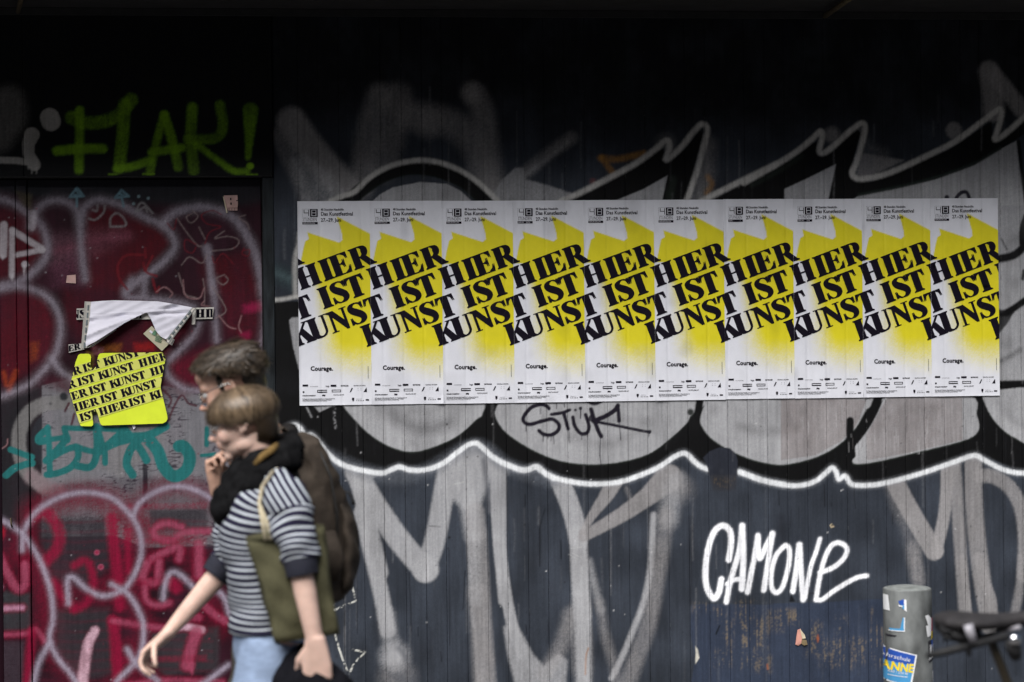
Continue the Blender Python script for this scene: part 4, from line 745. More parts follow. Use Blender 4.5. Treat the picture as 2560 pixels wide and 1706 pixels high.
def make_poster(i):
    x0 = PX0+PSTEP*i; dz = random.uniform(-.0012, .0012); yb_ = -.0055-.0006*(i % 2)-.0001*i
    ph = rng.random(6)*6.3; cor = random.choice([(0, 0), (1, 0), (0, 1), (1, 1), (1, 0), (0, 0)]); ca = random.uniform(.002, .009); bub = [(x0+random.uniform(.02, .28), PZ0+random.uniform(.03, .8), random.uniform(.006, .016), random.uniform(.0004, .0011)) for _ in range(9)]
    def relief(X, Z):                                          # the sheet follows the boards and has small waves
        d = np.abs(((X-xs0)/sp+.5) % 1.0-.5)*sp
        r = .0018*np.exp(-(d/.004)**2)*(.6+.4*np.sin(Z*9+ph[0]))
        r += .0010*np.sin(X*41+Z*6+ph[1])*np.sin(Z*17+ph[2])+.0005*np.sin(Z*33+X*20+ph[3])
        for bx, bz_, br, ba in bub: r = r-ba*np.exp(-(((X-bx)/br)**2+((Z-bz_)/(br*2.2))**2))
        r = r-ca*np.clip(1-(np.abs(X-x0-cor[0]*PSTEP)+np.abs(Z-PZ0-cor[1]*.84))/.045, 0, 1)**1.5
        return r
    root = empty('poster', (x0, yb_, PZ0), POST_LABELS[i], 'poster', grp)
    X = x0+GX/1000*(PSTEP*1000/PW); Z = PZ0+dz+GY_/1000; Y = yb_+relief(X, Z)
    Ed = np.minimum(np.minimum(GY_, PH-GY_), np.minimum(GX, PW-GX)); Y = Y-.001*np.exp(-Ed/6)*(1+np.sin(Z*40+ph[4]))*.5
    c = sheet*(1+(vnoise(nu, nv, 12, 30)-.5)[..., None]*.05)*(1+(vnoise(nu, nv, 4, 6)-.5)[..., None]*.05)
    ds = np.abs(((X-xs0)/sp+.5) % 1.0-.5)*sp                 # sheet darker along the joints underneath, and a few damp spots
    c = c*(1-.10*np.exp(-(ds/.0035)**2)*np.clip(vnoise(nu, nv, 40, 18)*1.6-.3, 0, 1))[..., None]
    c = c*(1-.16*np.clip((vnoise(nu, nv, 18, 26)-.74)*4, 0, 1))[..., None]
    link('paper', mesh_np('paper', np.stack([X, Y, Z], -1).reshape(-1, 3), grid_faces(nu, nv), c.reshape(-1, 3), True), M_print, root)
    def fn(lift):
        def f(x, y, k):
            xx = x0+x/1000*(PSTEP*1000/PW); zz = PZ0+dz+y/1000
            return (xx, yb_+float(relief(xx, zz))-lift-.0004*(1 if min(y, PH-y, x, PW-x) < 6 else 0)-.000002*(k % 40), zz)
        return f
    link('lettering', flat_mesh('lettering', lett, fn(.0016)), M_ink, root)
    link('small_print', flat_mesh('small_print', smallc, fn(.0013)), M_ink, root)
    link('reversed_lettering', flat_mesh('reversed_lettering', white_on, fn(.0018)), M_tint, root)
for i in range(10): make_poster(i)

# ============================================================ yellow cut-out sign with lettered tape
M_sign = mat('yellow painted sheet', (.68, .80, .035), .45, .05, 20); M_tape = mat('printed yellow tape', (.64, .66, .14), .4, .06, 30); M_edge = mat('sheet edge', (.05, .05, .02), .7, .2, 20)
sy = GY-.018
so = [(285, 180), (255, 200), (205, 330), (97, 800), (95, 860), (268, 1390), (285, 1440), (310, 1466), (490, 1470), (515, 1450), (520, 1420), (505, 1300), (510, 1210), (565, 1200), (595, 1225), (640, 1400), (655, 1435), (690, 1455), (1760, 1420), (1820, 1385), (1845, 1340), (1840, 1280), (1722, 790), (1722, 740), (1808, 270), (1800, 220), (1750, 150), (690, 165), (640, 175), (615, 200), (590, 300), (578, 390), (550, 430), (510, 440), (475, 410), (470, 360), (483, 240), (470, 195), (430, 176)]
sgn = empty('cutout_sign', W(300, 970, sy), 'bright yellow cut-out sheet wrapped with HIER IST KUNST tape on the red gate', 'sign')
O2 = [tuple(q) for q in np.array(wpv(px('YS', so), sy))[:, [0, 2]]]
O2 = ccw(O2) if len(O2) else O2
m_ = MB(); n = len(O2)
front = [(x, sy, z) for x, z in O2]; back = [(x, sy+.009, z) for x, z in O2]
m_.add(front+back, [(i, n+i, n+(i+1) % n, (i+1) % n) for i in range(n)])
T2 = tessellate_polygon([[Vector((x, z, 0)) for x, z in O2]])
m_.add(front, [tuple(t) for t in T2]); m_.build('sheet', M_sign, sgn, False)
regs = [ccw([O2[i] for i in t]) for t in T2]
def ys(p): q = wpv(px('YS', [p]), sy)[0]; return (q[0], q[2])
def clip_sign(polys):
    out = []
    for p in polys:
        for t in tris(p):
            for rg in regs:
                q = clip(ccw(t), rg)
                if q: out.append(q)
    return out
mk = MPP*.996/7.1286
rows = [((735, 395), (1390, 200), .40), ((640, 640), (1290, 450), .42), ((845, 795), (1480, 612), .42), ((1045, 950), (1690, 752), .42), ((1560, 1005), (2180, 820), .42)]
sa = R(16.4); scap = 138*mk
for kx, (k0, _, _) in enumerate(rows):
    o = ys(k0); c, s = math.cos(sa), math.sin(sa)
    ptn = lambda u, v: (o[0]+u*c-v*s, o[1]+u*s+v*c)
    top, bot = scap*1.10, -scap*.16
    band = [ptn(-2, bot), ptn(2, bot), ptn(2, top), ptn(-2, top)]
    lift = .0010+.0002*kx
    link('tape_strip', flat_mesh('tape_strip', clip_sign([band]), lambda x, z, k, l=lift: (x, sy-l, z)), M_tape, sgn)
    ps = []
    for wd, off in (('HIER', -6.75-5.55), ('IST', -8.35), ('KUNST', -5.5-.1), ('HIER', -6.75), ('IST', -2.72), ('KUNST', 0), ('HIER', 5.35), ('IST', 9.4)):
        if wd == 'KUNST' and off < -1: continue
        if off == -8.35: continue
        if off < -10: continue
        ps += place(wd, ptn(off*scap, 0), sa, scap)
    if kx == 4: ps = []; [ps.extend(place(w_, ptn(o_*scap, 0), sa, scap)) for w_, o_ in (('IST', -9.25), ('HIER', -6.70), ('IST', -2.78), ('KUNST', 0))]
    link('lettering', flat_mesh('lettering', clip_sign(ps), lambda x, z, k, l=lift: (x, sy-l-.0008-.000002*(k % 50), z)), M_ink, sgn)

# ============================================================ torn white poster hanging from tape
ty = GY-.012
M_white = mat('crumpled white paper', (.72, .71, .80), .6, .05, 12, .25, 30); M_tp2 = mat('grey packing tape', (.52, .50, .46), .4, .1, 40); M_inkg = mat('mirrored grey print', (.16, .19, .20), .5, .2, 60)
tp = empty('torn_poster', W(340, 780, ty), 'crumpled white poster back hanging torn from strips of printed tape', 'poster')
to = [(395, 205), (560, 193), (730, 184), (1050, 190), (1380, 199), (1640, 240), (1885, 288), (1850, 400), (1700, 560), (1500, 757), (1430, 720), (1360, 640), (1290, 480), (1222, 362), (1080, 425), (900, 520), (760, 610), (620, 700), (480, 790), (340, 862), (330, 820), (360, 640), (392, 380)]
TO = [tuple(q) for q in np.array(wpv(px('TP', to), ty))[:, [0, 2]]]
def sheet3d(name, poly, cell, depth, m, parent):
    bm = bmesh.new(); rg = [ccw([poly[i] for i in t]) for t in tessellate_polygon([[Vector((x, z, 0)) for x, z in poly]])]
    x0, x1 = min(p[0] for p in poly), max(p[0] for p in poly); z0_, z1_ = min(p[1] for p in poly), max(p[1] for p in poly)
    for i in range(int((x1-x0)/cell)+1):
        for j in range(int((z1_-z0_)/cell)+1):
            cx, cz = x0+i*cell, z0_+j*cell
            for r in rg:
                q = clip([(cx, cz), (cx+cell, cz), (cx+cell, cz+cell), (cx, cz+cell)], r)
                if len(q) > 2:
                    try: bm.faces.new([bm.verts.new((a, 0, b)) for a, b in q])
                    except ValueError: pass
    bmesh.ops.remove_doubles(bm, verts=bm.verts, dist=cell*.04)
    for v in bm.verts: v.co.y = depth(v.co.x, v.co.z)
    me = bpy.data.meshes.new(name); bm.to_mesh(me); bm.free()
    for p in me.polygons: p.use_smooth = True
    return link(name, me, m, parent)
def td(x, z):
    u = (x-TO[0][0])/(TO[6][0]-TO[0][0]); v = (TO[2][1]-z)/.14
    fold = lambda a, b, c, w: abs(((u-a)*math.cos(c)+(v-b)*math.sin(c)))/w
    y = ty-.004-.030*max(0, v)**1.0*(.6+.5*math.sin(u*5+.5))
    y += .010*max(0, 1-fold(.35, .45, 1.15, .10))-.012*max(0, 1-fold(.2, .75, .75, .12))-.010*max(0, 1-fold(.62, .35, 1.35, .08))+.009*max(0, 1-fold(.78, .4, 1.5, .07))-.012*max(0, 1-fold(.86, .5, -.3, .1))
    y += .003*math.sin(u*31+v*9)*math.sin(v*17+u*4)
    return min(y, ty-.001)
sheet3d('paper', TO, .008, td, M_white, tp)
def strip(name, crop, quad, y, m, parent, text=None, inkm=None):
    Q = [Vector(q) for q in wpv(px(crop, quad), y)]
    V, F = [], []
    for i in range(7):
        t = i/6; a, b = Q[0].lerp(Q[1], t), Q[3].lerp(Q[2], t); dy = -.0025*math.sin(t*7+y*900); V += [a+Vector((0, dy, 0)), b+Vector((0, dy, 0))]
    F = [(2*i, 2*i+1, 2*i+3, 2*i+2) for i in range(6)]
    o = link(name, mesh_py(name, V, F, True), m, parent)
    if text:
        ps = []; d1 = (Q[1]-Q[0]); L = d1.length; e1 = d1/L; e2 = (Q[3]-Q[0]); Hh = e2.length; e2 = e2/Hh
        for wd, off in text: ps += place(wd, (off*Hh*.72, Hh*.14), 0, Hh*.72)
        cl = []
        for p in ps:
            for t in tris(p):
                q = clip(ccw(t), [(0, 0), (L, 0), (L, Hh), (0, Hh)])
                if q: cl.append(q)
        def f(x, z, k): 
            p = Q[0]+e1*x+e2*z; t = x/L; return (p.x, p.y-.0025*math.sin(t*7+y*900)-.0015, p.z)
        if cl: link('tape_print', flat_mesh('tape_print', cl, f), inkm or M_ink, o)
    return o
strip('tape_strip', 'TP', [(185, 470), (330, 465), (330, 300), (185, 305)], ty+.002, M_tp2, tp, [('KUNST', -2.5)])
strip('tape_strip', 'TP', [(1935, 462), (2185, 455), (2205, 285), (1935, 293)], ty+.002, M_tp2, tp, [('HIER', .05)])
strip('tape_strip', 'TP', [(70, 955), (300, 905), (290, 815), (65, 835)], ty+.002, M_tp2, tp, [('HIER', -1.7)])
strip('tape_strip', 'TP', [(1000, 470), (1270, 460), (1270, 350), (1000, 360)], ty+.004, M_tp2, tp, [('KUNST', -2.6)])
strip('tape_strip', 'TP', [(250, 900), (345, 880), (400, 205), (305, 200)], ty-.003, M_tp2, tp)
for k_ in range(6):
    yy = 250+k_*110; strip('mirrored_print', 'TP', [(340-k_*11, yy+80), (395-k_*11, yy+78), (398-k_*11, yy), (345-k_*11, yy+4)], ty-.0055, M_inkg, tp)
strip('tape_strip', 'TP', [(1500, 760), (1545, 820), (1945, 300), (1885, 290)], ty-.030, M_tp2, tp)
for k_ in range(6):
    ax, ay = 1520+k_*58, 745-k_*73; strip('mirrored_print', 'TP', [(ax, ay), (ax+34, ay+36), (ax+72, ay-16), (ax+38, ay-50)], ty-.034, M_inkg, tp)
strip('tape_strip', 'TP', [(1880, 540), (1930, 540), (1945, 295), (1890, 295)], ty-.002, M_tp2, tp)
strip('tape_strip', 'TP', [(1500, 800), (1590, 848), (1630, 765), (1560, 720)], ty-.010, M_tp2, tp)
strip('tape_strip', 'TP', [(340, 880), (420, 870), (780, 615), (740, 610)], ty-.012, M_tp2, tp)
# ---------- card stuck under it, small stickers and scraps
M_card = mat('beige card', (.46, .43, .31), .6, .08, 25); M_green = mat('green stamp', (.10, .22, .13), .6, .2, 60); M_pink = mat('pinkish sticker', (.50, .32, .29), .6, .15, 40); M_cream = mat('cream paper', (.55, .48, .34), .6, .1, 40)
def slab(crop, poly, y, th, m, name, parent=None, **kw):
    Q = [tuple(q) for q in np.array(wpv(px(crop, poly), y))[:, [0, 2]]]; Q = ccw(Q); n = len(Q); mm = MB()
    fr = [(x, y-.0015*math.sin(i*2.1), z) for i, (x, z) in enumerate(Q)]; bk = [(x, y+th, z) for x, z in Q]
    mm.add(fr+bk, [tuple(range(n)), tuple(range(2*n-1, n-1, -1))]+[(i, n+i, n+(i+1) % n, (i+1) % n) for i in range(n)])
    o = mm.build(name, m, parent, False)
    if kw: tag(o, **kw)
    return o
cd = slab('TP', [(1165, 675), (1290, 560), (1540, 830), (1440, 930)], GY-.009, .0015, M_card, 'folded_card', label='beige folded card with a green stamp stuck below the torn white poster', cat='card')
slab('TP', [(1290, 680), (1330, 620), (1370, 640), (1340, 705)], GY-.0125, .001, M_green, 'stamp', cd); slab('TP', [(1250, 640), (1270, 620), (1310, 650), (1290, 675)], GY-.0125, .001, M_white, 'stamp', cd)
for k_ in range(4): slab('TP', [(1330+k_*6, 770-k_*22), (1336+k_*6, 762-k_*22), (1430+k_*6, 800-k_*22), (1424+k_*6, 808-k_*22)], GY-.0125, .001, M_green, 'print_line', cd)
st = slab('Z8', [(1130, 388), (1278, 384), (1284, 480), (1280, 520), (1175, 522), (1160, 580), (1145, 520)], GY-.006, .0015, M_pink, 'sticker', label='peeling pinkish sticker with a big B near the top of the gate', cat='sticker')
for q in ([(1198, 415), (1212, 415), (1212, 438), (1198, 438)], [(1202, 465), (1216, 465), (1216, 488), (1202, 488)], [(1265, 440), (1284, 438), (1284, 446), (1265, 450)]): slab('Z8', q, GY-.009, .0008, M_ink, 'letter_counter', st)
for k_ in range(6): slab('Z8', [(1180+k_*17, 524), (1192+k_*17, 524), (1192+k_*17, 552), (1180+k_*17, 552)], GY-.0075, .001, M_pink, 'print_line', st)
slab('Z8', [(1120, 400), (1130, 400), (1172, 575), (1158, 580)], GY-.012, .001, M_cream, 'peeled_edge', st)
slab('L1', [(505, 1475), (570, 1468), (572, 1535), (498, 1530)], GY-.004, .001, M_pink, 'paper_scrap', label='small pinkish paper scrap on the red gate above the torn poster', cat='scrap')
slab('L2', [(992, 1095), (1018, 1092), (1022, 1112), (1008, 1128), (1000, 1112)], GY-.006, .001, M_white, 'paper_scrap', label='tiny white paper scrap just below the yellow cut-out sign', cat='scrap')
M_salm = mat('salmon paper', (.62, .30, .24), .6, .12, 50)
sc = slab('G2', [(1660, 925), (1685, 915), (1705, 960), (1695, 1010), (1690, 1040), (1668, 1058), (1642, 1048), (1650, 985)], -.006, .001, M_salm, 'paper_scrap', label='torn salmon pink paper scrap on the blue patch below CAMONE', cat='scrap')
slab('G2', [(1680, 915), (1720, 965), (1728, 995), (1700, 1000)], -.009, .001, M_cream, 'torn_edge', sc); slab('G2', [(1700, 1005), (1735, 1010), (1745, 1050), (1715, 1056), (1690, 1040)], -.007, .001, mat('brown paper', (.2, .15, .08), .7), 'torn_edge', sc)
# ============================================================ the two walkers
def skin_mat(name, col):
    m, nt, b = base_mat(name, .5, .35); L = nt.links
    at = nt.nodes.new('ShaderNodeVertexColor'); at.layer_name = 'paint'
    tc = nt.nodes.new('ShaderNodeTexCoord'); n = nt.nodes.new('ShaderNodeTexNoise'); n.inputs['Scale'].default_value = 28; n.inputs['Detail'].default_value = 5; L.new(tc.outputs['Object'], n.inputs['Vector'])
    mr = nt.nodes.new('ShaderNodeMapRange'); mr.inputs[1].default_value = .3; mr.inputs[2].default_value = .7; mr.inputs[3].default_value = .88; mr.inputs[4].default_value = 1.1; L.new(n.outputs['Fac'], mr.inputs[0])
    mx = nt.nodes.new('ShaderNodeVectorMath'); mx.operation = 'SCALE'; L.new(at.outputs['Color'], mx.inputs[0]); L.new(mr.outputs[0], mx.inputs['Scale']); L.new(mx.outputs[0], b.inputs['Base Color'])
    b.inputs['Subsurface Weight'].default_value = .12; b.inputs['Subsurface Radius'].default_value = (.012, .005, .003); b.inputs['Subsurface Scale'].default_value = 1.0
    return m
def fuse(mb, name, voxel, smooth=3, factor=.5):
    """closed pieces -> one continuous skin"""
    me = mb.mesh(name, True); o = bpy.data.objects.new('tmp', me); COL.objects.link(o)
    r = o.modifiers.new('r', 'REMESH'); r.mode = 'VOXEL'; r.voxel_size = voxel; r.use_smooth_shade = True
    s = o.modifiers.new('s', 'SMOOTH'); s.iterations = smooth; s.factor = factor
    dg = bpy.context.evaluated_depsgraph_get(); dg.update()
    out = bpy.data.meshes.new_from_object(o.evaluated_get(dg)); out.name = name
    bpy.data.objects.remove(o); bpy.data.meshes.remove(me); return out
def verts_np(me):
    a = np.empty(len(me.vertices)*3, np.float32); me.vertices.foreach_get('co', a); return a.reshape(-1, 3)
def head_matrix(c, pitch, yaw=0.0, roll=0.0):
    """local (forward, left, up) -> world for someone walking towards -x; pitch > 0 looks down"""
    M = Matrix(((-1, 0, 0), (0, -1, 0), (0, 0, 1))).to_4x4()
    return Matrix.Translation(c) @ Matrix.Rotation(yaw, 4, 'Z') @ M @ Matrix.Rotation(pitch, 4, 'Y') @ Matrix.Rotation(roll, 4, 'X')
def head_blobs(mb, M, s, male):
    e = lambda c, r: mb.ell([k*s for k in c], [k*s for k in r], M, 24, 16)
    e((-.018, 0, .036 if male else .028), (.093, .073, .086 if male else .077)); e((.026, 0, -.015), (.064, .060, .080)); e((.022, 0, -.070), (.056, .050, .040))
    e((.066, 0, -.099), (.021, .024, .017)); e((.072, 0, .020), (.022, .050, .018)); e((.070, 0, .055), (.022, .048, .030))
    for sd in (-1, 1):
        e((.058, sd*.040, -.030), (.026, .022, .028)); e((.000, sd*.044, -.074), (.034, .015, .022))
        e((.103, sd*.0115, -.034), (.0085, .008, .007))
        # ear: rim, lobe, bowl
        for k in range(7):
            a = R(-60+k*42); e((-.008-.015*math.cos(a), sd*(.077+.004*math.cos(a)), -.006+.024*math.sin(a)), (.007, .005, .008))
        e((-.006, sd*.072, -.008), (.014, .006, .022)); e((-.001, sd*.073, -.031), (.008, .005, .009))
    P = [M @ Vector([k*s for k in p]) for p in ((.080, 0, .018), (.096, 0, -.006), (.112, 0, -.028), (.104, 0, -.037))]
    mb.tube(P, [.008*s, .0095*s, .0115*s, .008*s], 12)
    e((.090, 0, -.053), (.010, .022, .0075)); e((.087, 0, -.066), (.010, .019, .008)); e((.080, 0, -.058), (.014, .030, .022))
def head_color(P, M, s, base, male):
    """skin colour with lips, brows, stubble painted where they are on the head"""
    Mi = np.array(M.inverted()); L = (P @ Mi[:3, :3].T + Mi[:3, 3])/s
    c = np.tile(np.array(base), (len(P), 1)); near = (np.linalg.norm(L-np.array([.02, 0, 0]), axis=1) < .16)
    def tint(mask, col, k):
        m = (np.clip(mask, 0, 1)*k*near)[:, None]; c[:] = c*(1-m)+np.array(col)*m
    g = lambda ctr, r: np.exp(-(((L-np.array(ctr))/np.array(r))**2).sum(1))
    tint(g((.095, 0, -.054), (.012, .024, .006)), (.42, .13, .11), .75); tint(g((.092, 0, -.066), (.012, .02, .006)), (.45, .14, .12), .7); tint(g((.096, 0, -.0595), (.012, .024, .0018)), (.10, .03, .03), .8)
    for sd in (-1, 1):
        tint(g((.086, sd*.030, .024), (.014, .022, .0055)), (.06, .04, .028), .75); tint(g((.066, sd*.045, -.03), (.02, .022, .022)), (.52, .24, .19), .35)
        tint(g((-.006, sd*.082, -.008), (.006, .02, .010)), (.35, .10, .08), .5); tint(g((.084, sd*.031, .004), (.02, .02, .010)), (.25, .14, .11), .4)
    tint(g((.11, 0, -.026), (.016, .014, .014)), (.58, .25, .20), .45)
    if male: tint(g((.06, 0, -.085), (.06, .08, .035)), (.16, .11, .09), .55)
    return c
def hand(mb, w, d, n, t, s=1.0, curl=(35, 45, 35), spread=1.0, thumb=35, size=.0082):
    """wrist w, direction d to the fingers, n = palm normal, t = thumb side; five fingers curling towards n"""
    d, n, t = Vector(d).normalized(), Vector(n), Vector(t); n = (n-d*n.dot(d)).normalized(); t = (t-d*t.dot(d)-n*t.dot(n)).normalized()
    mb.tube([w-d*.02*s, w+d*.02*s, w+d*.055*s, w+d*.088*s], [(.026*s, .020*s), (.034*s, .017*s), (.041*s, .0145*s), (.040*s, .011*s)], 14, ref=t)
    for i, (ln, off) in enumerate(((.072, .030), (.080, .010), (.074, -.0105), (.058, -.030))):
        p = w+d*(.084-abs(i-1.2)*.004)*s+t*off*s; dd = (d+t*(.10-.065*i)*spread).normalized(); pts = [p-d*.03*s, p]; a = 0
        for j, f in enumerate((.45, .31, .24)):
            a += R(curl[j]*(1+.10*i)); v = dd*math.cos(a)+n*math.sin(a); pts.append(pts[-1]+v*ln*f*s)
        r0 = size*s*(1.0 if i < 3 else .88); mb.tube(pts, [r0, r0*1.05, r0*.98, r0*.9, r0*.72], 10, ref=t)
        mb.ell(pts[-1], [r0*.74]*3, None, 10, 6)
    p0 = w+d*.018*s+t*.024*s+n*.004*s; v1 = (d*.75+t*.75+n*.25).normalized(); v2 = (d*math.cos(R(thumb))+t*.25+n*math.sin(R(thumb))).normalized()
    p1 = p0+v1*.036*s; p2 = p1+v2*.032*s; p3 = p2+(v2+n*.3).normalized()*.026*s
    mb.tube([p0-v1*.012*s, p0, p1, p2, p3], [.012*s, .0145*s, .011*s, .0095*s, .0072*s], 10, ref=n); mb.ell(p3, [.0074*s]*3, None, 10, 6)
def ribbons(paths, w0, w1):
    V, F = [], []
    for P, nrm in paths:
        n = len(V); k = len(P)
        for i, p in enumerate(P):
            t = (P[min(i+1, k-1)]-P[max(i-1, 0)]); s = t.cross(nrm[i]); s = s.normalized() if s.length > 1e-9 else Vector((0, 1, 0)); w = w0+(w1-w0)*i/(k-1)
            V += [p-s*w, p+s*w]
        F += [(n+2*i, n+2*i+1, n+2*i+3, n+2*i+2) for i in range(k-1)]
    return V, F
def hair_mat(name, col, col2):
    m, nt, b = base_mat(name, .42, .5); L = nt.links
    at = nt.nodes.new('ShaderNodeVertexColor'); at.layer_name = 'paint'; L.new(at.outputs['Color'], b.inputs['Base Color']); b.inputs['Anisotropic'].default_value = .6
    return m
def hair(parent, M, s, shells, crown, n, thmax, rad, ctr, cols, m, length=None, wild=0.0, width=.0016, steps=9, name='hair'):
    mb = MB()
    for c, r in shells: mb.ell([k*s for k in c], [k*s for k in r], M, 28, 18)
    me = fuse(mb, name, .007, 4); P0 = verts_np(me); Mi = np.array(M.inverted())          # trim the cap to the hair line
    Lc = ((P0 @ Mi[:3, :3].T+Mi[:3, 3])/s-np.array(ctr))/np.array(rad); th_ = np.arccos(np.clip(Lc[:, 2]/(np.linalg.norm(Lc, axis=1)+1e-9), -1, 1)); ph_ = np.arctan2(Lc[:, 1], Lc[:, 0])
    keep_v = np.array([t <= R(thmax(p)+2) or abs(p) > 1.95 for t, p in zip(th_, ph_)])
    paths, cc = [], []
    for _ in range(n):
        ph = random.uniform(-math.pi, math.pi); tm = R(thmax(ph)+random.gauss(0, 7 if length is None else 4)+(5 if length is None else 3)*math.sin(ph*11)); t0 = R(abs(random.gauss(0, 22)))*(1 if length is None else 0)
        if length is not None: t0 = R(math.degrees(math.acos(random.uniform(math.cos(tm), 1)))); t1 = min(t0+R(length*random.uniform(.6, 1.3)), tm+R(6))
        else: t1 = tm
        k_ = random.uniform(.985, 1.07) if random.random() > .09 else random.uniform(1.04, 1.16); dph = random.gauss(0, .10+wild); pts, nr = [], []; lift = random.uniform(0, wild*.022) if random.random() > .12 else wild*random.uniform(.02, .034)
        for i in range(steps):
            u = i/(steps-1); f = ph+dph*u+.05*math.sin(u*6+ph*9); th = t0+(t1-t0)*u; fw_ = (f+math.pi) % (2*math.pi)-math.pi; th = min(th, R(thmax(fw_)+random.gauss(3, 5)*u+4*math.sin(f*13+ph*3)) if length is not None else th)
            q = Vector((math.sin(th)*math.cos(f), math.sin(th)*math.sin(f), math.cos(th)))
            p = Vector((ctr[0]+crown[0]*(1-u)*0+rad[0]*q.x*k_, ctr[1]+rad[1]*q.y*k_, ctr[2]+rad[2]*q.z*k_))*s+q*(lift*u)
            pts.append(M @ p); nr.append((M.to_3x3() @ q).normalized())
        paths.append((pts, nr)); g = min(1, max(0, .45*random.random()+.55*(.5+.5*math.sin(ph*17+t0*9)*math.sin(ph*7+3+t0*4)))); g = g*g*(3-2*g); cc.append(np.array(cols[0])*(1-g)+np.array(cols[1])*g)
    V, F = ribbons(paths, width, width*.45); nV = len(P0)
    F0 = [tuple(p.vertices) for p in me.polygons if all(keep_v[i] for i in p.vertices)]; bpy.data.meshes.remove(me)
    out = mesh_py(name, [tuple(p) for p in P0]+[tuple(v) for v in V], F0+[tuple(i+nV for i in f) for f in F], True)
    col = np.vstack([np.tile(np.array(cols[0])*.8, (nV, 1)), np.repeat(np.array(cc), steps*2, axis=0)]); set_col(out, col)
    return link(name, out, m, parent)
def sleeve_like(name, pts, rad, ref, m, parent, n=40, sub=10, scale=1.0, wr=.004, seed=0, off=0.0, skew=None, planar=None):
    """a fine cloth tube; the distance along it is stored for the woven stripes; soft folds push it in and out"""
    Q = catmull(np.array([tuple(p) for p in pts]), sub); rr = np.array([r if hasattr(r, '__len__') else (r, r) for r in rad], float); RR = catmull(rr, sub)
    V, F = tube_geo([Vector(q) for q in Q], [tuple(r) for r in RR], n, ref, False); V = np.array([tuple(v) for v in V]); k = len(Q)
    d = np.concatenate([[0], np.cumsum(np.linalg.norm(np.diff(Q, axis=0), axis=1))]); A = np.repeat(d, n); C = np.repeat(Q, n, axis=0); th = np.tile(np.arange(n)*2*math.pi/n, k)
    w = (np.sin(A*52+3*np.sin(th+seed)+seed)+.7*np.sin(A*95-2*th+seed*2)+.6*np.sin(th*3+A*30+seed))*wr
    N = V-C; N /= np.linalg.norm(N, axis=1)[:, None]+1e-9; V = V+N*w[:, None]
    me = mesh_py(name, V, F, True)
    a = A*scale+off+.006*np.sin(th*2+seed)+.004*np.sin(A*40+th)
    if planar is not None: a = V @ np.array(planar)
    c = np.stack([a, th/6.2832, np.zeros_like(a)], -1); set_col(me, c, 'weave')
    o = link(name, me, m, parent); sl = o.modifiers.new('thickness', 'SOLIDIFY'); sl.thickness = .003; sl.offset = 1
    return o
def knit_mat(name, navy, pale, period=.0170, duty=.31):
    m, nt, b = base_mat(name, .85, .2); L = nt.links
    at = nt.nodes.new('ShaderNodeVertexColor'); at.layer_name = 'weave'; sp_ = nt.nodes.new('ShaderNodeSeparateColor'); L.new(at.outputs['Color'], sp_.inputs[0])
    dv = nt.nodes.new('ShaderNodeMath'); dv.operation = 'DIVIDE'; dv.inputs[1].default_value = period; L.new(sp_.outputs[0], dv.inputs[0])
    fr = nt.nodes.new('ShaderNodeMath'); fr.operation = 'FRACT'; L.new(dv.outputs[0], fr.inputs[0])
    cr = nt.nodes.new('ShaderNodeValToRGB'); e = cr.color_ramp.elements; e[0].position = 0; e[0].color = (*pale, 1); e[1].position = duty; e[1].color = (*pale, 1)
    x = e.new(duty+.05); x.color = (*navy, 1); x = e.new(.95); x.color = (*navy, 1); L.new(fr.outputs[0], cr.inputs[0]); L.new(cr.outputs[0], b.inputs['Base Color'])
    tc = nt.nodes.new('ShaderNodeTexCoord'); n = nt.nodes.new('ShaderNodeTexNoise'); n.inputs['Scale'].default_value = 60; n.inputs['Detail'].default_value = 5; L.new(tc.outputs['Object'], n.inputs['Vector'])
    bp = nt.nodes.new('ShaderNodeBump'); bp.inputs['Strength'].default_value = .5; bp.inputs['Distance'].default_value = .004; L.new(n.outputs['Fac'], bp.inputs['Height']); L.new(bp.outputs[0], b.inputs['Normal'])
    return m
M_skin_w = skin_mat('woman skin', None); M_skin_m = skin_mat('man skin', None)
M_hair_w = hair_mat('light brown hair', 0, 0); M_hair_m = hair_mat('dark brown hair', 0, 0)
M_knit = knit_mat('striped knit', (.014, .012, .033), (.47, .51, .54)); M_navy = mat('navy ribbing', (.014, .015, .026), .85, .2, 90, .4)
M_jean = mat('light blue denim', (.23, .30, .43), .85, .16, 30, .5, 45, stretch=(1, 1, 2.2)); M_scarf = mat('black scarf', (.007, .007, .0075), .95, .5, 45, .8, 70, spec=.06)
M_ochre = mat('ochre scarf band', (.15, .095, .035), .9, .3, 60, spec=.1); M_shoe = mat('black leather', (.015, .014, .013), .5); M_eye = mat('eye', (.55, .55, .55), .2, .1); M_lens = mat('dark glasses frame', (.03, .025, .02), .3); M_glint = mat('metal glasses frame', (.45, .44, .42), .2, .1, metal=1.0)
M_olive = mat('olive canvas', (.072, .068, .034), .9, .14, 120, .5, 300); M_cord = mat('beige cotton strap', (.48, .42, .29), .9, .15, 90, .3); M_black = mat('black cloth', (.006, .006, .008), .95, .3, 20, .6, 30, spec=.06)
M_pack = mat('brown black nylon', (.046, .036, .028), .8, .4, 16, .8, 40, spec=.15); M_pack2 = mat('backpack trim', (.010, .009, .008), .6, .2, 40, .4); M_jack = mat('dark jacket', (.014, .013, .013), .9, .3, 25, .6, 40, spec=.08); M_trou = mat('grey brown trousers', (.062, .055, .045), .9, .2, 30, .5, 45)
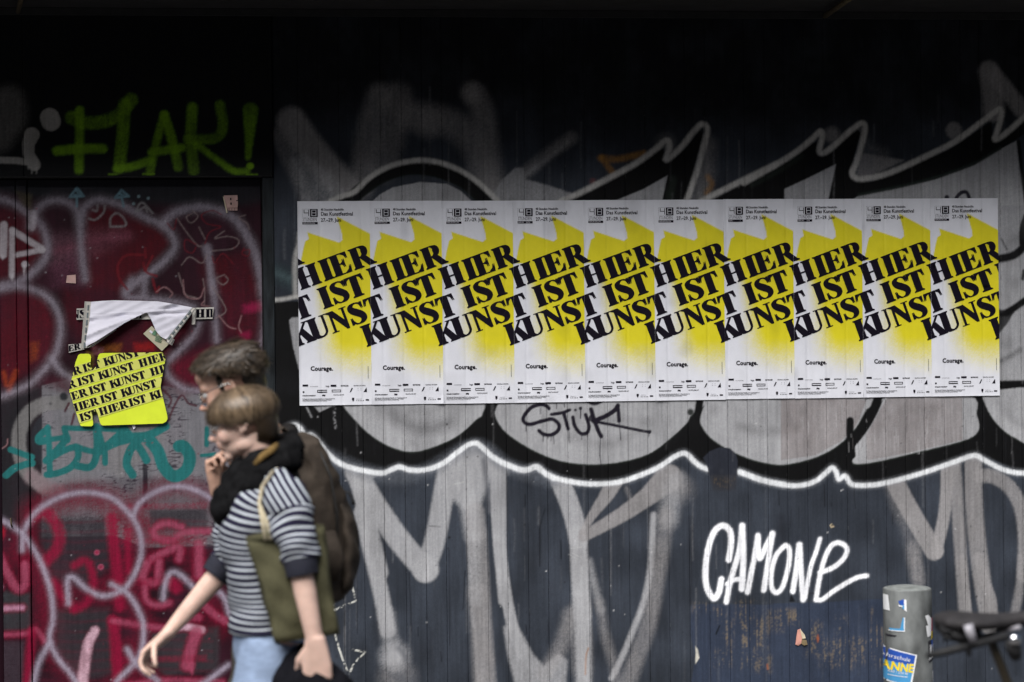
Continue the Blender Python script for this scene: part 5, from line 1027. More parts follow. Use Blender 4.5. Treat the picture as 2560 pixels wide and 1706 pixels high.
def glasses(parent, M, s, mf, name='glasses'):
    mb = MB()
    for sd in (-1, 1):
        ring = [M @ (Vector((.100-.006*abs(math.sin(a))*0-.010*abs(math.cos(a)) if sd*math.cos(a) > 0 else .100, sd*.033+.024*math.cos(a), .000+.018*math.sin(a)))*s) for a in [k*math.pi/8 for k in range(17)]]
        mb.tube(ring, .0016*s, 8, (0, 0, 1), False)
        mb.tube([M @ (Vector(p)*s) for p in ((.092, sd*.058, .006), (.045, sd*.076, .008), (-.008, sd*.080, .006), (-.030, sd*.079, -.016))], .0020*s, 8)
    mb.tube([M @ (Vector(p)*s) for p in ((.101, -.010, .004), (.106, 0, .006), (.101, .010, .004))], .0016*s, 8)
    return mb.build(name, mf, parent)
def eyes(parent, M, s):
    for sd in (-1, 1): MB().ell((.0775*s, sd*.031*s, .003*s), (.0115*s,)*3, M, 16, 10).build('eye', M_eye, parent)

# ---------------------------------------------------------------- woman in the striped jumper
YW = -2.30
w = lambda x, y, dy=0.0: W(x, y, YW+dy)
wo = empty('person', Vector((w(690, 1600).x, YW, 0)), 'person with a light brown bob, black scarf and striped jumper walking with an olive tote', 'person', 'two people walking past the wall')
SK = (.61, .42, .345)
Mh = head_matrix(w(603, 1054), R(15), R(-4)); hs = .89
body = MB(); head_blobs(body, Mh, hs, False)
body.tube([w(628, 1085), w(648, 1135), w(668, 1185), w(668, 1230)], [.050, .047, .055, .075], 20, (0, 1, 0))
tors = [(668, 1562), (658, 1450), (648, 1335), (655, 1245), (672, 1206)]
body.tube([w(*p) for p in tors], [(.150, .088), (.128, .084), (.135, .088), (.150, .080), (.120, .055)], 24, (0, 1, 0))
body.ell(w(680, 1600), (.105, .155, .10)); knee_n, knee_f = w(598, 1965, -.085), w(755, 1935, .085)
body.tube([w(690, 1590, -.085), w(648, 1760, -.09), knee_n], [.082, .072, .050], 18); body.tube([knee_n, w(600, 2130, -.085), w(618, 2270, -.085)], [.052, .048, .034], 16)
body.tube([w(700, 1590, .085), w(730, 1760, .09), knee_f], [.082, .072, .050], 18); body.tube([knee_f, w(800, 2100, .085), w(850, 2230, .085)], [.052, .048, .034], 16)
sh_n, el_n, wr_n = w(702, 1212, -.155), w(752, 1425, -.235), w(789, 1612, -.255)
sh_f, el_f, wr_f = w(612, 1222, .150), w(578, 1400, .20), w(416, 1588, .17)
body.ell(sh_n+Vector((0, 0, -.02)), (.048, .048, .045)); body.ell(sh_f, (.055, .055, .055))
body.tube([sh_n, sh_n.lerp(el_n, .5), el_n], [.045, .040, .032], 16); body.tube([el_n, el_n.lerp(wr_n, .3), el_n.lerp(wr_n, .75), wr_n], [.032, .0325, .0265, (.0245, .0195)], 18, (1, 0, 0)); body.ell(el_n, (.032, .032, .032))
body.tube([sh_f, sh_f.lerp(el_f, .5), el_f], [.045, .040, .033], 16); body.tube([el_f, el_f.lerp(wr_f, .3), el_f.lerp(wr_f, .75), wr_f], [.033, .0335, .026, (.0235, .019)], 18, (0, 1, 0)); body.ell(el_f, (.033, .033, .033))
hand(body, wr_n, (.05, .06, -1), (.25, 1, 0), (-1, .2, 0), 1.10, (16, 42, 45), .45, 22)
hand(body, wr_f, (-.85, -.05, -.72), (.62, -.30, -.78), (.1, -1, .1), 1.0, (34, 38, 28), 1.0, 55)
me = fuse(body, 'body', .0048, 3, .5); set_col(me, head_color(verts_np(me), Mh, hs, SK, False)); link('body', me, M_skin_w, wo)
eyes(wo, Mh, hs); glasses(wo, Mh, hs, M_glint)
hair(wo, Mh, hs, [((-.012, 0, .034), (.101, .082, .070)), ((-.055, 0, -.012), (.066, .076, .092)), ((-.070, 0, -.045), (.040, .062, .060)), ((.046, 0, .034), (.050, .068, .040)), ((-.030, .045, .0), (.050, .040, .055)), ((-.030, -.045, .0), (.050, .040, .055))], (0, 0, 0), 3400,
     lambda ph: 92+(0 if abs(ph) < .7 else (abs(ph)-.7)*20), (.110, .092, .074), (-.012, 0, .031), ((.030, .019, .010), (.24, .17, .105)), M_hair_w, None, .12, .0019, 11)
# jumper
jt = [w(668, 1568), w(662, 1500), w(652, 1430), w(642, 1335), w(648, 1268), w(664, 1226), w(676, 1190)]
sleeve_like('jumper', jt, [(.172, .106), (.164, .102), (.158, .098), (.166, .106), (.172, .100), (.150, .080), (.085, .058)], (0, 1, 0), M_knit, wo, 56, 10, 1.0, .0026, 1.3)
j = [o for o in wo.children if o.name.startswith('jumper')][0]
def child_of(o, p): o.parent = p; o.location = p.location*0; o.location = Vector((0, 0, 0)); return o
def sub(o, p):                                                  # make o a piece of part p (both keep world coordinates)
    o.parent = p; o.location = (0, 0, 0); return o
sub(sleeve_like('shoulder_panel', [w(682, 1208, -.075), w(700, 1228, -.140), w(716, 1258, -.182), w(727, 1290, -.202)], [.040, .056, .063, .0625], (1, 0, 0), M_knit, wo, 44, 10, 1.0, .003, 3.1, planar=(.84, 0, .55)), j)
sub(sleeve_like('sleeve', [w(725, 1284, -.200), w(734, 1320, -.215), w(743, 1362, -.226), w(750, 1400, -.235)], [.0635, .060, .055, .0475], (1, 0, 0), M_knit, wo, 44, 10, 1.0, .0042, 4.1), j)
sub(sleeve_like('sleeve', [w(622, 1208, .12), w(596, 1262, .175), w(582, 1340, .20), w(572, 1396, .20), w(556, 1414, .195)], [.062, .060, .054, .047, .044], (0, 1, 0), M_knit, wo, 44, 10, 1.0, .0042, 2.2), j)
sub(sleeve_like('cuff', [w(749, 1396, -.234), w(753, 1415, -.236), w(757, 1438, -.238)], [.0475, .046, .0425], (1, 0, 0), M_navy, wo, 36, 6, 1, .0012, 1), j)
sub(sleeve_like('cuff', [w(562, 1410, .197), w(549, 1424, .194), w(536, 1440, .191)], [.046, .0455, .043], (0, 1, 0), M_navy, wo, 36, 6, 1, .0012, 2), j)
# jeans: seat and both legs fused, then shoes
jb = MB(); jb.tube([w(668, 1545), w(676, 1590), w(684, 1650)], [(.158, .098), (.170, .110), (.168, .110)], 28, (0, 1, 0))
jb.tube([w(686, 1600, -.085), w(650, 1755, -.09), knee_n, w(600, 2130, -.085), w(617, 2262, -.085)], [.098, .088, .066, .060, .056], 22); jb.tube([w(700, 1600, .085), w(728, 1760, .09), knee_f, w(800, 2100, .085), w(848, 2225, .085)], [.098, .088, .066, .060, .056], 22)
me = fuse(jb, 'jeans', .009, 4); P = verts_np(me); fold = (np.sin(P[:, 2]*70+P[:, 0]*25)*.5+np.sin(P[:, 2]*33+P[:, 1]*40+1)*.8)*.0026; P[:, 0] += fold; P[:, 1] -= fold; me.vertices.foreach_set('co', P.ravel()); link('jeans', me, M_jean, wo)
for cx, dy in ((612, -.085), (860, .085)):
    f = w(cx, 2262, dy); MB().tube([Vector((f.x+.07, f.y, .045)), Vector((f.x, f.y, .055)), Vector((f.x-.09, f.y, .038)), Vector((f.x-.15, f.y, .03))], [(.034, .042), (.04, .052), (.044, .036), (.03, .026)], 16, (0, 1, 0)).build('shoe', M_shoe, wo)
# scarf: folded loops and a soft front bulk
def ring(c, ra, rb, tilt, n=22): return [c+Vector((ra*math.cos(a), rb*math.sin(a), tilt*math.cos(a)+.012*math.sin(3*a))) for a in [2*math.pi*k/n for k in range(n+1)]]
sb = MB()
for c, ra, rb, tl, r in ((w(655, 1156), .090, .088, .050, (.034, .030)), (w(650, 1186), .105, .105, .062, (.036, .032)), (w(642, 1214), .100, .108, .070, (.034, .036)), (w(628, 1226), .085, .085, .055, (.040, .034))):
    sb.tube(ring(c, ra, rb, tl), [(r[0]*(1+.18*math.sin(k*1.7)), r[1]*(1+.15*math.cos(k*2.3))) for k in range(23)], 14, (0, 0, 1), False)
sb.ell(w(648, 1188), (.085, .10, .045)); sb.ell(w(640, 1215), (.085, .10, .045)); sb.ell(w(634, 1196, -.07), (.055, .06, .036)); sb.ell(w(655, 1180, -.08), (.05, .05, .035)); sb.ell(w(602, 1222, -.03), (.050, .085, .062)); sb.ell(w(607, 1258, -.05), (.036, .062, .046)); sb.ell(w(600, 1190, -.02), (.040, .07, .05))
me = fuse(sb, 'scarf', .006, 5, .5); P = verts_np(me); q = np.sin(P[:, 0]*55+P[:, 2]*95)*.0026+np.sin(P[:, 0]*120-P[:, 2]*60+P[:, 1]*50)*.0012; P[:, 1] += q; P[:, 2] += q*.6; me.vertices.foreach_set('co', P.ravel()); scf = link('scarf', me, M_scarf, wo)
band = MB().tube([w(694, 1112, -.085), w(680, 1124, -.112), w(655, 1142, -.128), w(636, 1162, -.132)], [(.005, .008), (.006, .011), (.005, .010), (.003, .006)], 10, (0, 1, 0)); sub(band.build('band', M_ochre, wo), scf)
# tote bag on the near shoulder
tote = empty('tote_bag', w(730, 1600, -.22), 'olive green canvas tote bag with beige straps hanging under the elbow', 'bag')
TB = [(617, 1346), (668, 1337), (742, 1322), (808, 1316), (823, 1410), (845, 1585), (770, 1597), (690, 1608), (652, 1470)]
def bag_panel(P, y, bulge):
    bm = bmesh.new(); n = 15
    TL, TR, BR, BL = [w(*p, y) for p in (P[0], P[3], P[5], P[7])]; g = []
    for i in range(n):
        r_ = []
        for k in range(n):
            u, v = i/(n-1), k/(n-1); p = TL.lerp(TR, u).lerp(BL.lerp(BR, u), v)
            b_ = bulge*(math.sin(math.pi*u)**.6*math.sin(math.pi*min(v+.12, 1))**.7)+.004*math.sin(u*9+v*14)+.003*math.sin(v*23-u*11)
            r_.append(bm.verts.new(p+Vector((.006*math.sin(v*7+1)*(u-.5), -b_, -.008*math.sin(u*math.pi)*(1-v)))))
        g.append(r_)
    for i in range(n-1):
        for k in range(n-1): bm.faces.new((g[i][k], g[i+1][k], g[i+1][k+1], g[i][k+1]))
    me = bpy.data.meshes.new('panel'); bm.to_mesh(me); bm.free()
    for p in me.polygons: p.use_smooth = True
    return me
pf = link('panel', bag_panel(TB, -.212, .020), M_olive, tote); pf.modifiers.new('t', 'SOLIDIFY').thickness = .002
pb = link('panel', bag_panel(TB, -.172, -.006), M_olive, tote); pb.modifiers.new('t', 'SOLIDIFY').thickness = .002
gus = MB()
for A, B in (((617, 1346), (690, 1608)), ((690, 1608), (845, 1585)), ((808, 1316), (845, 1585))):
    a0, a1 = w(*A, -.215), w(*B, -.215); k = 8
    V = []; 
    for i in range(k+1):
        p = a0.lerp(a1, i/k); V += [p, p+Vector((.006*math.sin(i), .0225, .004*math.cos(i*2))), p+Vector((0, .045, 0))]
    gus.add(V, [(3*i+c, 3*i+c+1, 3*i+c+4, 3*i+c+3) for i in range(k) for c in (0, 1)])
gus.build('gusset', M_olive, tote)
hem = MB(); hem.tube([w(617, 1349, -.216), w(668, 1340, -.233), w(742, 1325, -.234), w(808, 1319, -.216)], [(.010, .0022)]*4, 10, (0, 0, 1)); hem.build('hem', M_olive, tote)
sd = MB()
for o_ in (0, .014): sd.tube([w(664, 1350, -.236)+Vector((o_, 0, 0)), w(655, 1300, -.226)+Vector((o_*.8, 0, 0)), w(648, 1258, -.212), w(656, 1215, -.200), w(684, 1176, -.165)], [(.005, .0018)]*5, 8, (1, 0, 0))
sd.build('strap', M_cord, tote)
sd = MB(); sd.tube([w(770, 1325, -.175), w(756, 1270, -.15), w(720, 1200, -.13), w(690, 1172, -.13)], [(.005, .0018)]*4, 8, (1, 0, 0)); sd.build('strap', M_cord, tote)
# dark cloth bag held in the near hand
cb = empty('cloth_bag', w(790, 1720, -.25), 'black cloth bag held low in the hand of the striped jumper', 'bag')
gb = MB(); hc_ = w(792, 1668, -.225)
gb.tube([hc_+Vector((0, .01, .03)), hc_+Vector((.006, .006, .0)), w(794, 1702, -.225), w(795, 1790, -.225), w(800, 1880, -.225), w(802, 1960, -.225), w(802, 1985, -.225)], [(.020, .02), (.055, .03), (.098, .05), (.130, .066), (.150, .07), (.14, .066), (.10, .04)], 32, (1, 0, 0))
gb.tube([w(765, 1612, -.15), w(745, 1650, -.17), w(732, 1700, -.18), w(724, 1790, -.18)], [(.018, .015), (.042, .025), (.058, .035), (.07, .04)], 16, (1, 0, 0))
me = fuse(gb, 'pouch', .007, 2); P = verts_np(me); an = np.arctan2(P[:, 1]-hc_.y, P[:, 0]-hc_.x); P[:, 1] += np.sin(P[:, 0]*95+P[:, 2]*18)*.007; P[:, 0] += np.sin(an*7+P[:, 2]*12)*.004; me.vertices.foreach_set('co', P.ravel()); link('pouch', me, M_black, cb)
MB().tube([hc_+Vector((-.02, .0, -.01)), hc_+Vector((-.012, .01, .022)), hc_+Vector((.015, .01, .022)), hc_+Vector((.02, 0, -.01))], .008, 10, (0, 1, 0)).build('handle', M_black, cb)

# ---------------------------------------------------------------- man with the backpack
YM = -1.93
m2 = lambda x, y, dy=0.0: W(x, y, YM+dy)
ma = empty('person', Vector((m2(690, 1600).x, YM, 0)), 'person with short dark hair, glasses and backpack, hand at the chin, walking behind', 'person', 'two people walking past the wall')
SM = (.48, .295, .22)
Mm = head_matrix(m2(576, 964), R(24), R(-6)); ms = 1.0
body = MB(); head_blobs(body, Mm, ms, True)
body.tube([m2(615, 990), m2(648, 1060), m2(672, 1130), m2(680, 1190)], [.060, .058, .068, .09], 20, (0, 1, 0))
body.tube([m2(690, 1600), m2(680, 1480), m2(668, 1340), m2(672, 1230), m2(690, 1160)], [(.155, .100), (.150, .098), (.165, .105), (.185, .095), (.150, .06)], 24, (0, 1, 0))
kn, kf = m2(605, 1930, -.09), m2(770, 1910, .09)
for hp, kk, an_, dy in ((m2(685, 1590, -.09), kn, m2(600, 2225, -.09), -.09), (m2(705, 1590, .09), kf, m2(860, 2180, .09), .09)):
    body.tube([hp, hp.lerp(kk, .5), kk, kk.lerp(an_, .4), an_], [.092, .080, .056, .056, .040], 18)
sn, en, wn_ = m2(690, 1190, -.185), m2(700, 1395, -.23), m2(640, 1330, -.25)
sf, ef, wf = m2(650, 1195, .17), m2(598, 1370, .14), m2(545, 1222, .03)
for s_, e_, w_ in ((sf, ef, wf),):
    body.ell(s_, (.06, .06, .06)); body.tube([s_, s_.lerp(e_, .5), e_], [.052, .048, .042], 16); body.ell(e_, (.042, .042, .042)); body.tube([e_, e_.lerp(w_, .4), w_], [.043, .040, (.030, .024)], 16, (0, 1, 0))
body.ell(sn, (.06, .06, .06)); hn = m2(730, 1560, -.20)
body.tube([sn, m2(735, 1300, -.22), m2(745, 1390, -.22)], [.052, .048, .042], 16); body.tube([m2(745, 1390, -.22), m2(738, 1480, -.21), hn], [.043, .040, .030], 16)
hand(body, hn, (-.1, 0, -1), (0, 1, 0), (-1, 0, 0), 1.1, (30, 40, 30), .7, 30)
hand(body, wf, (-.10, -.10, 1), (.78, -.60, .1), (.62, .78, 0), 1.12, (48, 74, 50), .6, 30)
me = fuse(body, 'body', .0055, 3, .5); set_col(me, head_color(verts_np(me), Mm, ms, SM, True)); link('body', me, M_skin_m, ma)
eyes(ma, Mm, ms); glasses(ma, Mm, ms, M_glint)
hair(ma, Mm, ms, [((-.018, 0, .046), (.098, .079, .073)), ((-.068, 0, -.005), (.044, .066, .078)), ((.035, 0, .084), (.045, .060, .030))]+[((random.uniform(-.09, .06), random.uniform(-.055, .055), random.uniform(.074, .090)), (.026, .026, .018)) for _ in range(12)]+[((random.uniform(-.09, .02), s_*.066, random.uniform(.04, .09)), (.028, .016, .022)) for s_ in (-1, 1) for _ in range(5)], (0, 0, 0), 4200,
     lambda ph: 55+(0 if abs(ph) < .5 else (abs(ph)-.5)*33), (.104, .085, .078), (-.018, 0, .044), ((.016, .012, .008), (.095, .068, .044)), M_hair_m, 30, .85, .0017, 6)
bm_ = MB()
for sd_ in (-1, 1): bm_.ell((.014*ms, sd_*.0685*ms, .016*ms), (.012*ms, .005*ms, .026*ms), Mm, 12, 8)
sb2 = bm_.build('sideburns', mat('sideburn hair', (.022, .016, .010), .7), ma)
jk = MB()
jk.tube([m2(690, 1560), m2(682, 1480), m2(668, 1340), m2(674, 1230), m2(694, 1150), m2(674, 1105)], [(.175, .122), (.172, .118), (.188, .122), (.205, .112), (.165, .080), (.080, .072)], 28, (0, 1, 0))
jk.tube([sf, sf.lerp(ef, .5), ef], [.066, .062, .056], 18); jk.ell(ef, (.056,)*3); jk.tube([ef, ef.lerp(wf, .5), ef.lerp(wf, .82)], [.056, .05, .042], 18)
jk.tube([sn, m2(735, 1300, -.22), m2(745, 1390, -.22), m2(738, 1480, -.21), m2(732, 1530, -.205)], [.066, .062, .056, .048, .042], 18); jk.ell(sn, (.066,)*3); jk.ell(sf, (.066,)*3)
me = fuse(jk, 'jacket', .008, 3); P = verts_np(me); q = np.sin(P[:, 2]*48+P[:, 0]*60)*.004+np.sin(P[:, 2]*90-P[:, 0]*40)*.002; P[:, 1] += q; P[:, 0] += q*.5; me.vertices.foreach_set('co', P.ravel()); jck = link('jacket', me, M_jack, ma)
sub(MB().tube(ring(m2(664, 1112), .076, .080, .040), [(.020, .026)]*23, 12, (0, 0, 1), False).build('collar', M_jack, ma), jck)
tr = MB(); tr.tube([m2(690, 1540), m2(694, 1600), m2(696, 1660)], [(.172, .118), (.176, .118), (.17, .115)], 26, (0, 1, 0))
for hp, kk, an_ in ((m2(676, 1590, -.09), m2(610, 1930, -.09), m2(604, 2220, -.09)), (m2(705, 1590, .09), kf, m2(858, 2176, .09))): tr.tube([hp, hp.lerp(kk, .5), kk, kk.lerp(an_, .5), an_], [.108, .098, .078, .072, .068], 20)
me = fuse(tr, 'trousers', .01, 3); P = verts_np(me); q = np.sin(P[:, 2]*42+P[:, 0]*30)*.005; P[:, 0] += q; me.vertices.foreach_set('co', P.ravel()); link('trousers', me, M_trou, ma)
for f in (m2(600, 2240, -.09), m2(862, 2200, .09)): MB().tube([Vector((f.x+.08, f.y, .05)), Vector((f.x, f.y, .06)), Vector((f.x-.10, f.y, .042)), Vector((f.x-.17, f.y, .032))], [(.036, .048), (.043, .058), (.048, .04), (.032, .028)], 16, (0, 1, 0)).build('shoe', M_shoe, ma)
# backpack
bp_ = empty('backpack', m2(790, 1500, 0), 'dark brown backpack with top loop on the back of the walker behind', 'backpack')
pk = MB()
pk.tube([m2(742, 1088), m2(765, 1110), m2(780, 1200), m2(790, 1310), m2(792, 1420), m2(792, 1490), m2(795, 1512)], [(.090, .016), (.125, .052), (.150, .088), (.158, .110), (.158, .112), (.148, .090), (.11, .05)], 30, (0, 1, 0))
me = fuse(pk, 'shell', .008, 3); P = verts_np(me); q = np.sin(P[:, 2]*36+P[:, 0]*70+P[:, 1]*20)*.007+np.sin(P[:, 2]*80-P[:, 0]*50)*.003; P[:, 0] += q; P[:, 1] += q*.7; me.vertices.foreach_set('co', P.ravel()); link('shell', me, M_pack, bp_)
fp = MB(); fp.tube([m2(848, 1240), m2(866, 1300), m2(872, 1380), m2(862, 1455), m2(845, 1490)], [(.08, .012), (.118, .028), (.125, .036), (.118, .030), (.08, .012)], 24, (0, 1, 0)); me = fuse(fp, 'front_pocket', .008, 3); P = verts_np(me); q = np.sin(P[:, 2]*60+P[:, 1]*40)*.004; P[:, 0] += q; me.vertices.foreach_set('co', P.ravel()); link('front_pocket', me, M_pack, bp_)
sp2 = MB(); sp2.tube([m2(806, 1330, -.15), m2(812, 1390, -.165), m2(808, 1450, -.155)], [(.04, .012), (.06, .02), (.05, .014)], 18, (1, 0, 0)); sp2.build('side_pocket', M_pack, bp_)
MB().tube([m2(764, 1122), m2(772, 1150), m2(784, 1146), m2(797, 1124), m2(796, 1108), m2(786, 1112)], [(.010, .004)]*6, 10, (0, 1, 0)).build('top_loop', M_pack2, bp_)
MB().tube([m2(862, 1228, -.02), m2(874, 1234, -.02), m2(882, 1250, -.02), m2(884, 1262, -.02)], [.0028, .003, .003, .006], 8).build('zip_pull', M_pack2, bp_)
MB().tube([m2(880, 1388, -.05), m2(884, 1400, -.05), m2(882, 1416, -.05)], [.003, .005, .003], 8).build('zip_pull', M_ochre, bp_)
MB().tube([m2(744, 1096, -.10), m2(700, 1070, -.12), m2(668, 1120, -.15), m2(664, 1220, -.155)], [(.026, .006)]*4, 12, (0, 1, 0)).build('shoulder_strap', M_pack, bp_); MB().tube([m2(744, 1096, .10), m2(700, 1070, .12), m2(662, 1120, .14), m2(660, 1220, .145)], [(.026, .006)]*4, 12, (0, 1, 0)).build('shoulder_strap', M_pack, bp_)
MB().tube([m2(800, 1130, -.10), m2(826, 1190, -.12), m2(842, 1280, -.135), m2(842, 1400, -.14)], [(.004, .004)]*4, 8, (0, 1, 0)).build('zip', M_pack2, bp_)

# ============================================================ galvanised bollard with worn stickers
YB = -1.2
cb0 = W(2268, 1463, YB); rb = (W(2327, 1560, YB).x-W(2210, 1560, YB).x)/2; bz = W(2268, 1470, YB).z
bo = empty('bollard', (cb0.x, YB, 0), 'grey galvanised steel bollard plastered with torn blue and white stickers', 'bollard')
M_zinc = mat('galvanised steel', (.055, .058, .057), .65, .5, 11, .3, 60, metal=.15, col2=(.125, .132, .13), stretch=(1, 1, .55), spec=.25); M_zinc2 = mat('worn zinc cap', (.20, .215, .21), .5, .3, 30, .2, 60, metal=.2)
nb = 48; V = []; prof = [(rb, 0), (rb, bz-.004), (rb-.0012, bz-.0012), (rb-.004, bz)]
for r, z in prof:
    for k in range(nb): a = 2*math.pi*k/nb; V.append((cb0.x+r*math.cos(a), YB+r*math.sin(a), z))
link('tube', mesh_py('tube', V, [(i*nb+k, i*nb+(k+1) % nb, (i+1)*nb+(k+1) % nb, (i+1)*nb+k) for i in range(len(prof)-1) for k in range(nb)], True), M_zinc, bo)
V = []; cp = [(rb-.004, bz), (rb-.008, bz+.0015), (rb-.022, bz+.004), (rb*.5, bz+.0075), (.001, bz+.009)]
for r, z in cp:
    for k in range(nb): a = 2*math.pi*k/nb; V.append((cb0.x+r*math.cos(a), YB+r*math.sin(a), z))
link('cap', mesh_py('cap', V, [(i*nb+k, i*nb+(k+1) % nb, (i+1)*nb+(k+1) % nb, (i+1)*nb+k) for i in range(len(cp)-1) for k in range(nb)], True), M_zinc2, bo)
CXW = 2268.5; HW = 58.5
def onb(x, y, lift):                                            # picture crop B1 -> point on the tube's front
    X = 2100+x/5.115; Yp = 1400+y/5.115; u = max(-1.25, min(1.25, (X-CXW)/HW)); a = math.asin(max(-1, min(1, u)))
    if abs(u) > 1: a = math.copysign(math.pi/2+(abs(u)-1)*1.6, u)
    z = W(2268, Yp, YB-rb*.9).z; r = rb+lift
    return Vector((cb0.x+r*math.sin(a)-.0*r, YB-r*math.cos(a), z))
def patch(P, lift, m, name, parent, n=10):
    """a bilinear four-cornered piece of film bent round the tube"""
    V, F = [], []
    for i in range(n+1):
        for k in range(n+1):
            u, v = i/n, k/n
            x = (P[0][0]*(1-u)+P[1][0]*u)*(1-v)+(P[3][0]*(1-u)+P[2][0]*u)*v; y = (P[0][1]*(1-u)+P[1][1]*u)*(1-v)+(P[3][1]*(1-u)+P[2][1]*u)*v
            V.append(onb(x, y, lift))
    for i in range(n):
        for k in range(n): F.append((i*(n+1)+k, i*(n+1)+k+1, (i+1)*(n+1)+k+1, (i+1)*(n+1)+k))
    return link(name, mesh_py(name, V, F, True), m, parent)
fm = lambda nm, c, r=.4: mat(nm, c, r, .05, 40)
M_sw, M_sb, M_sc, M_sy, M_sk, M_sr = fm('sticker white', (.74, .75, .76)), fm('sticker blue', (.02, .075, .36)), fm('sticker light blue', (.06, .27, .52)), fm('sticker yellow', (.80, .60, .02)), fm('sticker black', (.015, .014, .02)), fm('sticker red', (.38, .06, .09))
st = patch([(480, 1110), (885, 1215), (812, 1610), (470, 1560)], .0012, M_sw, 'sticker', bo); st['label'] = 'blue driving school sticker with white and yellow lettering'
sub(patch([(486, 1128), (862, 1222), (838, 1350), (480, 1290)], .0020, M_sb, 'blue_field', bo), st); sub(patch([(480, 1290), (838, 1350), (794, 1590), (470, 1540)], .0020, M_sc, 'blue_field', bo), st)
def wrap_text(s, x0, y0, sx, h, slope, lean, m, lift, bold=0.0):
    """lettering bent round the tube; x0, y0 baseline start in the crop"""
    ps = text_polys(s, 0, 0, 1.0, bold); V, F = [], []
    for k, p in enumerate(ps):
        n = len(V)
        for u, v in p: V.append(onb(x0+u*sx+v*lean, y0-v*h+u*sx*slope, lift+.000002*(k % 40)))
        F.append(tuple(range(n, n+len(p))))
    return link('lettering', mesh_py('lettering', V, F), m, bo)
sub(wrap_text('Fahrschule', 505, 1240, 47, 50, .21, 8, M_sw, .0030, .0), st); sub(wrap_text('ANNE', 520, 1404, 78, 100, .10, 14, M_sy, .0030, .05), st); sub(wrap_text('030 / 220 90', 578, 1446, 26, 30, .13, 4, M_sw, .0030, .0), st); sub(patch([(580, 1480), (770, 1492), (768, 1500), (578, 1488)], .0030, M_sw, 'rule_line', bo), st)
def stick(P, m, lb, lift=.0012): o = patch(P, lift, m, 'sticker', bo, 6); o['label'] = lb; return o
stick([(545, 462), (585, 465), (598, 662), (552, 660)], M_sw, 'torn white sticker strip')
s1 = stick([(735, 505), (764, 508), (766, 662), (738, 640)], M_sw, 'torn white and blue sticker corner'); sub(patch([(676, 530), (736, 500), (738, 580), (690, 572)], .0013, M_sb, 'blue_field', bo, 4), s1); sub(patch([(700, 575), (738, 580), (740, 632), (722, 625)], .0014, M_sc, 'blue_field', bo, 4), s1); sub(patch([(678, 575), (725, 590), (722, 602), (680, 596)], .002, M_sw, 'lettering_scrap', bo, 3), s1)
s2 = stick([(733, 735), (746, 735), (742, 916), (730, 912)], M_sw, 'scraped light blue sticker remnant'); sub(patch([(722, 740), (735, 738), (730, 905), (690, 892)], .0016, M_sc, 'blue_field', bo, 4), s2); sub(patch([(590, 885), (735, 880), (732, 910), (600, 912)], .0017, M_sc, 'blue_field', bo, 4), s2); sub(patch([(582, 908), (742, 908), (742, 918), (590, 918)], .0020, M_sw, 'border', bo, 4), s2)
stick([(1000, 722), (1050, 716), (1108, 770), (1096, 985)], M_sw, 'torn white paper sticker'); stick([(1010, 850), (1100, 850), (1092, 985), (1032, 1000)], M_sw, 'torn white paper sticker', .0016)
s3 = stick([(1106, 765), (1150, 765), (1146, 940), (1104, 940)], M_sr, 'narrow coloured sticker at the edge'); sub(patch([(1104, 940), (1148, 940), (1146, 1040), (1102, 1040)], .0013, M_sy, 'yellow_field', bo, 4), s3); sub(patch([(1102, 1040), (1146, 1040), (1144, 1148), (1100, 1140)], .0014, M_sb, 'blue_field', bo, 4), s3); sub(wrap_text('S', 1112, 1030, 34, 80, 0, 4, M_sk, .003, .05), s3)
s4 = stick([(1042, 1050), (1146, 1040), (1142, 1310), (1058, 1332)], M_sk, 'black sticker with white letters JU'); sub(wrap_text('JU', 1058, 1245, 56, 135, 0, 4, M_sw, .003, .05), s4); sub(patch([(1068, 1275), (1136, 1262), (1134, 1280), (1070, 1294)], .0022, M_sw, 'lettering_scrap', bo, 3), s4)
stick([(1118, 1455), (1142, 1450), (1140, 1700), (1134, 1700)], M_sw, 'thin white sticker edge')
stick([(565, 968), (660, 972), (640, 990), (570, 992)], M_sk, 'dark tape scrap')

# ============================================================ bicycle parked in front, its saddle in the corner
YK = -3.0
b_ = lambda x, y, dy=0.0: W(x, y, YK+dy)
bi = empty('bicycle', Vector((b_(2500, 1600).x, YK, 0)), 'parked bicycle showing its black saddle in front of the wall', 'bicycle')
M_sad = mat('black saddle vinyl', (.020, .018, .019), .75, .25, 30, .3, 80); M_rub = mat('black rubber', (.010, .010, .011), .7, .3, 60); M_fr = mat('brown black frame paint', (.030, .024, .016), .35, .2, 20); M_chr = mat('chrome', (.75, .75, .76), .07, .03, 20, metal=1.0); M_grey = mat('grey alloy', (.33, .32, .35), .6, .1, 40, metal=.2)
sd_ = MB()
sec = [(2338, 1557, .020, .008), (2348, 1554, .055, .019), (2375, 1553, .080, .025), (2415, 1552, .086, .023), (2455, 1554, .070, .022), (2500, 1553, .040, .021), (2545, 1548, .026, .020), (2590, 1540, .022, .019), (2606, 1540, .014, .012)]
V, F = [], []
sd_.tube([b_(x, y) for x, y, _, _ in sec], [(a, h) for _, _, a, h in sec], 22, (0, 1, 0)); sd_.ell(b_(2388, 1560), (.036, .070, .020))
me = fuse(sd_, 'saddle', .006, 3); link('saddle', me, M_sad, bi)
sp_ = MB()
for dy in (-.05, .05):
    for q in range(3):
        pts = [b_(2368+q*26, 1566, dy)+Vector((.011*math.cos(k*.9), .011*math.sin(k*.9), -.0023*k)) for k in range(18)]; sp_.tube(pts, .0032, 7)
